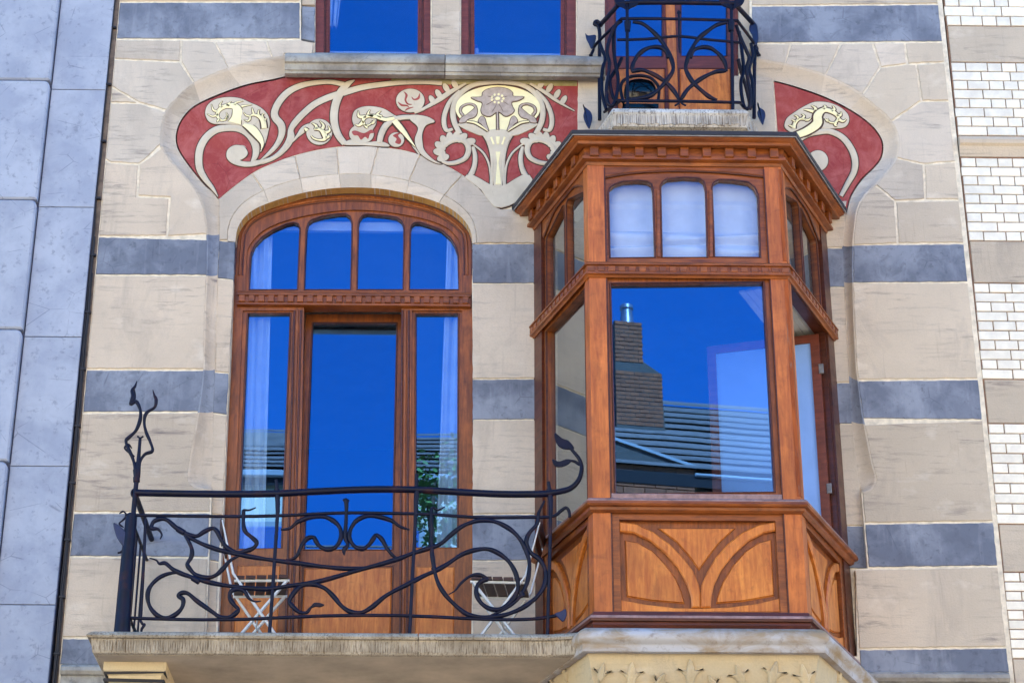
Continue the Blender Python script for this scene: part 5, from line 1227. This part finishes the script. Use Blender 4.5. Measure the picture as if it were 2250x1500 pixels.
taper(zL([(385, 675), (430, 690), (450, 712), (490, 710), (540, 750), (600, 780), (690, 810), (800, 840), (950, 865), (1150, 880), (1300, 860), (1500, 830), (1750, 760), (2000, 690), (2100, 652)])+zR([(700, 620), (800, 585), (870, 525), (950, 465), (1050, 430), (1130, 430), (1200, 450), (1280, 500), (1340, 570), (1380, 660), (1390, 740), (1370, 850), (1320, 940), (1230, 1010), (1130, 1056)]), .0142, ends=(.2, .5))
taper(zL([(690, 815), (620, 780), (530, 775), (450, 805), (390, 865), (373, 930), (390, 1000), (440, 1055), (500, 1070), (560, 1045), (600, 1000), (607, 950), (575, 925), (600, 905), (640, 910), (700, 960), (800, 1030), (850, 1065), (900, 1068), (940, 1050), (970, 1015), (940, 980), (915, 940), (920, 900), (960, 880), (1010, 895), (1040, 940), (1080, 962), (1122, 958)]), .0138, ends=(.4, .2))
taper(zL([(1250, 490), (1310, 480), (1360, 440), (1440, 410), (1540, 405), (1610, 440), (1645, 490), (1645, 550), (1610, 605), (1560, 620), (1510, 600), (1480, 560), (1468, 540), (1430, 545), (1390, 590), (1350, 670), (1280, 690)]), .0138)
taper(zL([(2100, 490), (2040, 470), (1980, 430), (1900, 405), (1820, 400), (1750, 430), (1710, 490), (1705, 550), (1740, 600), (1790, 615), (1830, 590), (1860, 550), (1880, 525), (1915, 550), (1950, 610), (1990, 660), (2020, 675)]), .0138)
taper(zL([(1680, 292), (1684, 340), (1680, 450), (1675, 540), (1692, 590), (1668, 622), (1670, 658)]), .013, ends=(1.2, .2)); iron_bar('finial_tip', zL([(1664, 300), (1680, 292), (1696, 306)]), .011, n=2)
taper(zL([(1537, 985), (1490, 975), (1450, 1000), (1420, 1035), (1370, 1030), (1320, 985), (1310, 950), (1350, 890), (1400, 855), (1470, 850), (1540, 875), (1600, 930), (1650, 990), (1710, 1030), (1780, 1035), (1850, 1000), (1950, 920), (2080, 852)])+zR([(700, 790), (770, 760), (850, 715), (950, 650), (1050, 620), (1130, 620), (1210, 660), (1270, 720), (1310, 810), (1310, 890), (1270, 960), (1200, 1010), (1130, 1010), (1070, 970), (1040, 910), (1050, 850), (1090, 822), (1112, 815), (1060, 787), (1000, 795), (940, 840), (900, 890), (858, 915)]), .0142, ends=(.25, .25))
iron_leaf(zL([(1450, 1005), (1462, 975), (1490, 968), (1537, 985), (1510, 1000), (1480, 998)]), RL, DR, IRON)
taper(zR([(832, 338), (790, 360), (745, 350), (745, 480), (745, 600), (755, 700), (780, 820), (830, 910), (900, 985), (980, 1045), (1080, 1065), (1180, 1060), (1260, 1040), (1350, 1000), (1440, 930), (1490, 850), (1495, 760), (1460, 690), (1400, 640), (1370, 570), (1390, 510), (1440, 450), (1450, 380), (1490, 300)]), .0138, ends=(.2, .6))
for x, y in ((590, 495), (690, 818)): c = zL([(x, y)])[0]; iron_bar('collar', [(c[0]-7, c[1]-4), (c[0]+8, c[1]+5)], .019, n=2)
for x, y in ((1365, 615), (765, 752), (1340, 915)): c = zR([(x, y)])[0]; iron_bar('collar', [(c[0]-3, c[1]-5), (c[0]+3, c[1]+5)], .017, n=2)
iron_leaf([(249, 1148), (262, 1154), (276, 1168), (280, 1190), (272, 1200), (260, 1186), (253, 1170)], RL, DR+.02)
taper([(262, 1128), (271, 1123), (278, 1132), (270, 1142), (262, 1150), (272, 1158)], .006); taper([(276, 1204), (266, 1212), (258, 1214)], .008)
# ---- railing of the small upper balcony
zU = tr(1270, 0, 5.0); DV = .41
RU = thing('balcony_railing', 'small dark wrought iron railing with crossed arcs on the canted balcony above the bay', 'railing', (1.4, -DV, zu(241, 0)))
def ub(name, pts, r, d=DV, n=5, r1=None): return iron_bar(name, zU(pts), r, r1, RU, d, n)
ub('post', [(540, 60), (540, 200), (542, 700), (547, 1200)], .012); ub('post', [(1685, 60), (1688, 300), (1695, 700), (1702, 1210)], .012)
ub('handrail', [(440, 40), (700, 30), (1200, 30), (1720, 40)], .019)
ub('rail', [(480, 208), (800, 208), (1200, 214), (1750, 228)], .0115); ub('rail', [(430, 440), (750, 432), (1100, 402), (1450, 440), (1790, 470)], .0105); ub('rail', [(470, 1108), (1000, 1112), (1780, 1128)], .0115)
ub('pin', [(1108, 125), (1110, 300), (1110, 500), (1120, 585)], .011, r1=.005); ub('pin_head', [(1088, 140), (1130, 140)], .011, n=2)
for x in (545, 1682): ub('sleeve', [(x, 245), (x, 345)], .026, r1=.02, n=2); 
for arcs in ([(600, 245), (700, 260), (800, 330), (900, 430), (980, 550), (1035, 680), (1042, 780), (970, 890), (880, 990), (780, 1060), (640, 1090), (560, 1095)], [(600, 790), (600, 720), (650, 620), (730, 550), (820, 520), (920, 530), (980, 590), (985, 640)], [(590, 792), (690, 770), (790, 800), (900, 860), (990, 930), (1060, 1010), (1112, 1100)],
             [(1640, 250), (1530, 275), (1430, 340), (1330, 420), (1250, 540), (1200, 660), (1185, 760), (1250, 890), (1350, 990), (1450, 1070), (1530, 1100)], [(1240, 640), (1260, 560), (1350, 525), (1450, 530), (1540, 590), (1610, 680), (1632, 782)], [(1625, 782), (1520, 790), (1400, 840), (1290, 910), (1200, 990), (1130, 1095)]):
    taper(zU(arcs), .0155, RU, 'arc', DV, (.7, .7))
taper(zU([(1060, 1165), (1100, 1140), (1120, 1110)]), .007, RU, 'scroll', DV); taper(zU([(1190, 1165), (1145, 1140), (1120, 1110)]), .007, RU, 'scroll', DV)
# canted sides: rails run from the front posts back to posts at the wall
def side_run(name, p0, p1, r, extra=None):
    a = FW.w(*FW.px(*zU([p0])[0], DV), DV); z = a.z; b = Vector((FW.px(*zU([p1])[0], .03)[0], -.03, FW.px(*zU([p1])[0], .03)[1]))
    P = [a, b]
    if extra: P += [FW.w(*FW.px(*zU([e])[0], .03), .03) for e in extra]
    return tube(name, [Vector(q) for q in cr(P, 6)], r, IRON, RU, 8)
side_run('handrail', (440, 60), (250, 270), .018); side_run('handrail', (1720, 40), (1935, 275), .018)
side_run('rail', (480, 208), (205, 480), .0115, [(165, 560), (140, 612)]); side_run('rail', (1750, 228), (1950, 500), .0115, [(1965, 560), (1985, 605)])
side_run('rail', (470, 1108), (290, 1232), .011); side_run('rail', (1780, 1128), (1850, 1215), .011)
iron_bar('wall_post', zU([(260, 290), (210, 235), (182, 268), (235, 330), (235, 700), (238, 1320)]), .014, None, RU, .03, 5); iron_bar('wall_post', zU([(1930, 275), (1955, 330), (1940, 700), (1935, 1300)]), .014, None, RU, .03, 5)
for xx in (140, 1985): iron_bar('end_knob', zU([(xx-18, 612), (xx+20, 606)]), .010, None, RU, .03, 2)
def side_scroll(pts, dl):
    P = cr(zU(pts), 6); m_ = len(P); ds = [dl[0]+(dl[1]-dl[0])*i/(m_-1) for i in range(m_)]
    tube('scroll', [FW.w(*FW.px(P[i][0], P[i][1], ds[i]), ds[i]) for i in range(m_)], .0135, IRON, RU, 8)
side_scroll([(480, 230), (400, 300), (340, 460), (320, 580), (345, 700), (330, 850), (310, 1000), (330, 1140), (390, 1150), (430, 1020), (440, 860), (415, 720), (390, 520), (400, 330), (440, 245)], (.38, .34))
side_scroll([(240, 480), (270, 560), (300, 640), (270, 760), (260, 900), (270, 1050), (310, 1200)], (.08, .12)); side_scroll([(480, 640), (440, 730), (380, 820), (350, 900), (390, 1080), (470, 1110)], (.30, .36))
side_scroll([(1740, 280), (1780, 400), (1850, 560), (1880, 640), (1850, 760), (1870, 900), (1895, 1040), (1880, 1180), (1830, 1180), (1800, 1060), (1790, 900), (1820, 780), (1800, 560), (1770, 350)], (.36, .25))
side_scroll([(1760, 650), (1790, 780), (1840, 940), (1880, 1100), (1890, 1200)], (.30, .15)); side_scroll([(1900, 480), (1920, 620), (1880, 760), (1915, 900), (1920, 1080), (1890, 1200)], (.08, .08))
for pts, d in (([(55, 1148), (80, 1180), (140, 1230), (158, 1300), (140, 1380), (120, 1418), (80, 1350), (58, 1280), (70, 1210)], .06), ([(1975, 1138), (1985, 1175), (2045, 1215), (2060, 1270), (2045, 1330), (2030, 1375), (1990, 1310), (1968, 1240), (1985, 1200)], .06), ([(82, 365), (110, 392), (190, 385), (198, 430), (175, 500), (145, 540), (115, 480), (90, 430)], .05)):
    iron_leaf(zU(pts), RU, d)
iron_leaf(zU([(1900, 250), (1960, 270), (1980, 380), (1975, 470), (1930, 500), (1915, 400), (1880, 330)]), RU, .06)
for c, sg in ((540, 1), (1690, 1)):
    for s in (-1, 1): iron_leaf(zU([(c+s*10, 110), (c+s*45, 92), (c+s*110, 62), (c+s*140, -5), (c+s*95, -50), (c+s*40, -40), (c+s*20, 40)]), RU, DV+.01, IRON)
# ------------------------------------------------------------------ chairs
def fold_chair(label, px_, d, mirror, turn):
    X = FW.px(px_, 1400, d)[0]; z0 = ztop_+.002; s = -1 if mirror else 1
    T = thing('folding_chair', label, 'chair', (X, -d, z0), 'folding chairs on the balcony')
    ca, sa = math.cos(turn), math.sin(turn)
    def g(x, y, z): x *= s*.88; y *= .88; return Vector((X+x*ca-y*sa, -d+x*sa+y*ca, z0+z*.97))
    for y in (-.19, .19):
        tube('back_leg', [g(-.30, y, .86), g(-.20, y, .50), g(.20, y, .0)], [.005, .0085, .0115], WHITEM, T, 6, 1.4); tube('front_leg', [g(.18, y*.9, .47), g(-.20, y*.9, .0)], .0105, WHITEM, T, 6, 1.4)
        tube('seat_rail', [g(-.19, y*.9, .455), g(.20, y*.9, .475)], .009, WHITEM, T, 6)
    for xx, zz in ((.19, .03), (-.19, .03)): tube('cross_bar', [g(xx, -.19, zz), g(xx, .19, zz)], .007, WHITEM, T, 6)
    tube('cross_bar', [g(-.01, -.19, .24), g(-.01, .19, .24)], .006, WHITEM, T, 6)
    for k in range(5):
        x0 = -.185+k*.077; P = [g(x0, -.2, .462+.02*k/4), g(x0+.067, -.2, .464+.02*k/4), g(x0+.067, .2, .464+.02*k/4), g(x0, .2, .462+.02*k/4)]
        v = [q for q in P]+[q+Vector((0, 0, .02)) for q in P]; mk('seat_slat', v, [[0, 1, 2, 3], [4, 5, 6, 7], [0, 1, 5, 4], [1, 2, 6, 5], [2, 3, 7, 6], [3, 0, 4, 7]], SLATW, T)
    for k in range(2):
        x0, zb_ = -.265-.03*k, .72+.085*k; P = [g(x0, -.19, zb_), g(x0-.02, -.19, zb_+.06), g(x0-.02, .19, zb_+.06), g(x0, .19, zb_)]
        v = P+[q+Vector((s*.014, 0, .004)) for q in P]; mk('back_slat', v, [[0, 1, 2, 3], [4, 5, 6, 7], [0, 1, 5, 4], [1, 2, 6, 5], [2, 3, 7, 6], [3, 0, 4, 7]], SLATW, T)
fold_chair('white metal folding chair with dark slats beside the striped wall end of the balcony', 566, .36, False, .12)
fold_chair('white metal folding chair with dark slats beside the bay window', 1100, .36, True, -.12)
# glossy black chair on the upper balcony
zc0 = zu(241, 0); BC = thing('chair', 'glossy black chair with rounded back behind the small upper balcony railing', 'chair', (FW.px(1405, 230, .2)[0], -.2, zc0))
ring_ = zU([(500, 1130), (470, 1000), (490, 900), (580, 845), (700, 835), (800, 860), (870, 930), (890, 1000), (880, 1110)])
P = cr(ring_, 5); tube('back_frame', [FW.w(*FW.px(x, y, .22), .22) for x, y in P], .012, IRON, BC, 8)
p = ccw(FW.pl(cr(zU([(520, 1080), (510, 980), (540, 900), (620, 870), (720, 868), (810, 895), (855, 960), (850, 1020), (780, 1070), (680, 1090)]), 4, True), .2)); v, f = rings(FW, [(inset(p, .01), .175), (p, .185), (p, .2), (inset(p, .012), .212)]); mk('backrest', v, f, BLACKP, BC, 60)
bx0, bx1 = FW.px(1368, 225, .2)[0], FW.px(1447, 225, .2)[0]; zs_ = FW.px(1405, 228, .2)[1]
v, f = prismg([(bx0, -.2), (bx1, -.2), (bx1, .06), (bx0, .06)], zs_-.03, zs_); mk('seat', v, f, BLACKP, BC)
for x in (bx0+.02, bx1-.02):
    for y in (-.19, .04): tube('leg', [Vector((x, y, zs_-.02)), Vector((x, y, min(zs_-.1, zc0)))], .012, IRON, BC, 8)
# ------------------------------------------------------------------ across the street: houses and a tree that the panes mirror
HB = simple('old_brown_brick', (140, 78, 46), .85, .2, 12, .4, amt=.12)
HJ = simple('grey_lime_joint', (84, 76, 68), .9, .1, 20, .3)
TILE = simple('grey_brown_roof_tile', (108, 96, 90), .7, .18, 10, .3, amt=.10)
TILED = simple('dark_tile_shadow', (26, 24, 26), .9, .1, 8, 0)  # near-black roof base paints the shadow gaps between tile courses
POT = simple('zinc_chimney_pot', (150, 152, 156), .35, .1, 10, .1, .5, .7)
PLC = simple('pale_render', (206, 194, 172), .85, .06, 2, .2)
PAINTW = simple('white_gutter_paint', (150, 150, 150), .5, .04, 8, 0)
GREEN = simple('leaf_green', (72, 104, 40), .6, .25, 6, 0, amt=.3)
BARK = simple('bark', (84, 68, 54), .9, .2, 14, .5)
YP = -(D-.05)
def opp(x, y, real_y, pane_y=None):
    """where the thing seen mirrored at this pixel really stands"""
    p = YP if pane_y is None else pane_y; v = Fr((0, 2*p-real_y, 0), (1, 0, 0), (0, -1, 0)).px(x, y, 0); return v
YO = -19.6
FO = Fr((0, YO, 0), (1, 0, 0), (0, 1, 0))
def bricks(fr, u0, u1, z0, z1, par, cap=140, wb=.42, hb=.13, d=0.0):
    me = bevel_box_mesh('brick', wb-.012, .05, hb-.014, .003, HB); n = 0; k = 0; z = z1-hb/2
    while z > z0 and n < cap:
        x = u0-(wb/2 if k % 2 else 0)
        while x < u1-.02 and n < cap:
            l_, r_ = max(x, u0), min(x+wb, u1)
            if r_-l_ > .04: c = fr.w((l_+r_)/2, z, d+.01+rnd.uniform(-.004, .004)); shared('brick', me, HB, par, c, (0, 0, math.pi), ((r_-l_)/wb, 1, 1)); n += 1
            x += wb
        z -= hb; k += 1
def tiled_roof(par, x0, x1, ye, ze, yr, zr, rows, name='roof'):
    """rows of tiles rising from the eaves (ye, ze) to the ridge (yr, zr)"""
    R = MB()
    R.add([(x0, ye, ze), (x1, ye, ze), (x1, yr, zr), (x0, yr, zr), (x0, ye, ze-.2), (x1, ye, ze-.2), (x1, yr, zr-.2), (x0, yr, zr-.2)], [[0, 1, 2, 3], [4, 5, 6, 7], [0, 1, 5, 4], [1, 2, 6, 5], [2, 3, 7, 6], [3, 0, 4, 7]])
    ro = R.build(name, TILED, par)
    for k in range(rows):
        t0, t1 = k/rows, (k+1.08)/rows; a = Vector((0, ye+(yr-ye)*t0, ze+(zr-ze)*t0)); b = Vector((0, ye+(yr-ye)*t1, ze+(zr-ze)*t1)); up = Vector((0, .0, .05))
        h_ = .13+rnd.uniform(-.012, .012)
        v = [(x0, a.y+.05, a.z+h_), (x1, a.y+.05, a.z+h_), (x1, b.y, b.z+.09), (x0, b.y, b.z+.09), (x0, a.y+.05, a.z+h_-.03), (x1, a.y+.05, a.z+h_-.03), (x1, b.y, b.z+.05), (x0, b.y, b.z+.05)]
        mk('tile_course', v, [[0, 1, 2, 3], [4, 5, 6, 7], [0, 1, 5, 4], [1, 2, 6, 5], [2, 3, 7, 6], [3, 0, 4, 7]], TILE, ro)
    return ro
# house mirrored in the big bay pane
ex0, ez = opp(1490, 1042, YO); ex1 = 11.0
YR = YO-2.2; rx, rz = opp(1600, 885, YR)
H1 = thing('brick_house', 'brown brick house with grey tiled roof and tall chimney mirrored in the bay pane', 'house', (opp(1400, 900, YO)[0], YO, 0))
wx0 = opp(1352, 1060, YO)[0]-.6
v, f = prismg([(wx0, YO), (ex1, YO), (ex1, YO-6), (wx0, YO-6)], 0, ez-.1); mk('wall', v, f, HJ, H1)
gz = opp(1360, 960, YO)[1]; gx1 = opp(1500, 1040, YO)[0]
sp = [(wx0, 0), (gx1, 0), (gx1, ez+.1), (wx0, gz)]
v, f = slab_geo(FO, sp, .06, -.2, 0); mk('gable_wall', v, f, HJ, H1)
bricks(FO, wx0, gx1, ez-2.6, ez+.1, H1, 120, .34, .12, .07)
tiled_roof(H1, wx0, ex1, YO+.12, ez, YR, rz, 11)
box('gutter', FO, gx1, ex1, ez-.03, ez+.03, .06, .16, PAINTW, H1, .02)
for k in range(3):
    x = gx1+1.0+k*2.2
    W_ = box('window', FO, x, x+1.1, ez-2.6, ez-.9, -.05, .04, PAINTW, H1, .01); pane(FO, [(x+.1, ez-2.5), (x+1.0, ez-2.5), (x+1.0, ez-1.0), (x+.1, ez-1.0)], .055, H1)
v, f = rings(FO, [([(wx0-.1, gz+.02), (gx1+.05, ez+.12), (gx1+.05, ez+.17), (wx0-.1, gz+.07)], .0), ([(wx0-.1, gz+.02), (gx1+.05, ez+.12), (gx1+.05, ez+.17), (wx0-.1, gz+.07)], .10)]); mk('verge', v, f, PAINTW, H1)
YC = YO-1.0; FC = Fr((0, YC, 0), (1, 0, 0), (0, 1, 0))
ch = [opp(x, y, YC) for x, y in ((1347, 706), (1409, 706), (1409, 790), (1452, 815), (1470, 935), (1345, 935))]
ch = [ch[0], ch[1], ch[2], ch[3], ch[4], (ch[5][0], ch[4][1]-1.2)]; ch[4] = (ch[4][0], ch[4][1]-1.2); ch[5] = (ch[0][0], ch[5][1])
v, f = slab_geo(FC, ch, .0, -.9, .01); CH = mk('chimney', v, f, HJ, H1)
w0, w1 = ch[0][0], ch[1][0]
bricks(FC, w0, w1+.005, ch[2][1]-.05, ch[0][1], CH, 200, (w1-w0)/3, .075, -.026); bricks(FC, w0, ch[3][0]+.02, ch[4][1]+1.2, ch[3][1], CH, 260, (ch[3][0]-w0+.02)/5, .075, -.026)
pa, pb = opp(1373, 706, YC), opp(1402, 648, YC); pcx = (pa[0]+pb[0])/2; pr = (pb[0]-pa[0])/2
tube('chimney_pot', [Vector((pcx, YC-.4, ch[0][1]-.05)), Vector((pcx, YC-.4, ch[0][1]+.12)), Vector((pcx, YC-.4, pb[1]-.08)), Vector((pcx, YC-.4, pb[1]-.07)), Vector((pcx, YC-.4, pb[1]))], [pr*1.25, pr*1.05, pr*.8, pr*1.0, pr*.95], POT, H1, 16)
H1.rotation_euler.z = math.radians(-10)      # this house stands slightly askew to the street
# house mirrored in the side lights of the balcony door
PD_ = .19
e2 = opp(950, 1045, YO, PD_)[1]; r2 = opp(950, 952, YR, PD_)[1]
H2 = thing('rendered_house', 'pale rendered house with grey tiled roof mirrored in the balcony door side lights', 'house', (-5, YO-2, 0))
hx1 = wx0-.3
v, f = prismg([(-12, YO), (hx1, YO), (hx1, YO-6), (-12, YO-6)], 0, e2-.05); mk('wall', v, f, PLC, H2)
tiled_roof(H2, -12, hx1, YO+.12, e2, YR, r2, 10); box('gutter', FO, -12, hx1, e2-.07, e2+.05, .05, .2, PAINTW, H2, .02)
FO2 = FO
for k in range(6):
    x = -10.8+k*1.75
    if x+1.1 < hx1: box('window', FO, x, x+1.05, e2-2.4, e2-.8, -.05, .04, PAINTW, H2, .01); pane(FO, [(x+.1, e2-2.3), (x+.95, e2-2.3), (x+.95, e2-.9), (x+.1, e2-.9)], .055, H2)
dx, dz = opp(585, 955, YR+1.0, PD_); v, f = prismg([(dx-.5, YR+1.2), (dx+.6, YR+1.2), (dx+.6, YR-.6), (dx-.5, YR-.6)], e2, dz); mk('dormer', v, f, TILE, H2)
H3 = thing('terrace_house', 'plain beige terrace house across the street beyond the brick one', 'house', (18, YO-5, 0))
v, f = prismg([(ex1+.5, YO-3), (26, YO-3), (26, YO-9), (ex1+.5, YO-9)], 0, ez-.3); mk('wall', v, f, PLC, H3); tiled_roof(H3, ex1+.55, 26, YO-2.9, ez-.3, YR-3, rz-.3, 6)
# street tree
tp = opp(935, 1060, -16.9, PD_); TR = thing('street_tree', 'small green street tree mirrored in the balcony door side light', 'tree', (tp[0], -16.9, .14))
tx = tp[0]; zt0 = tp[1]-.2
tube('trunk', [Vector((tx, -16.9, .1)), Vector((tx+.1, -16.95, zt0*.4)), Vector((tx-.05, -16.9, zt0*.8)), Vector((tx, -16.9, zt0+.3))], [.16, .12, .09, .03], BARK, TR, 10)
r2_ = random.Random(3); L = MB()
ends = []
for k in range(9):
    a = k*2.4; zz = zt0-1.9+k*.24; e = Vector((tx+math.cos(a)*r2_.uniform(.4, .8), -16.9+math.sin(a)*r2_.uniform(.4, .8), zz+r2_.uniform(.2, .5)))
    tube('limb', [Vector((tx, -16.9, zz-.3)), (Vector((tx, -16.9, zz))+e)/2+Vector((0, 0, .1)), e], [.04, .025, .01], BARK, TR, 6); ends.append(e)
for k in range(2600):
    e = ends[k % 9]; c = e+Vector((r2_.gauss(0, .24), r2_.gauss(0, .24), r2_.gauss(0, .2))); a, b = r2_.uniform(0, 6.28), r2_.uniform(-.8, .8); l = r2_.uniform(.04, .075)
    u = Vector((math.cos(a)*math.cos(b), math.sin(a)*math.cos(b), math.sin(b)))*l; w_ = u.cross(Vector((r2_.uniform(-1, 1), r2_.uniform(-1, 1), 1))).normalized()*l*.5
    L.v += [c-u, c+w_, c+u, c-w_]; n = len(L.v); L.f.append([n-4, n-3, n-2, n-1])
mk('crown', L.v, L.f, GREEN, TR, 0, False)
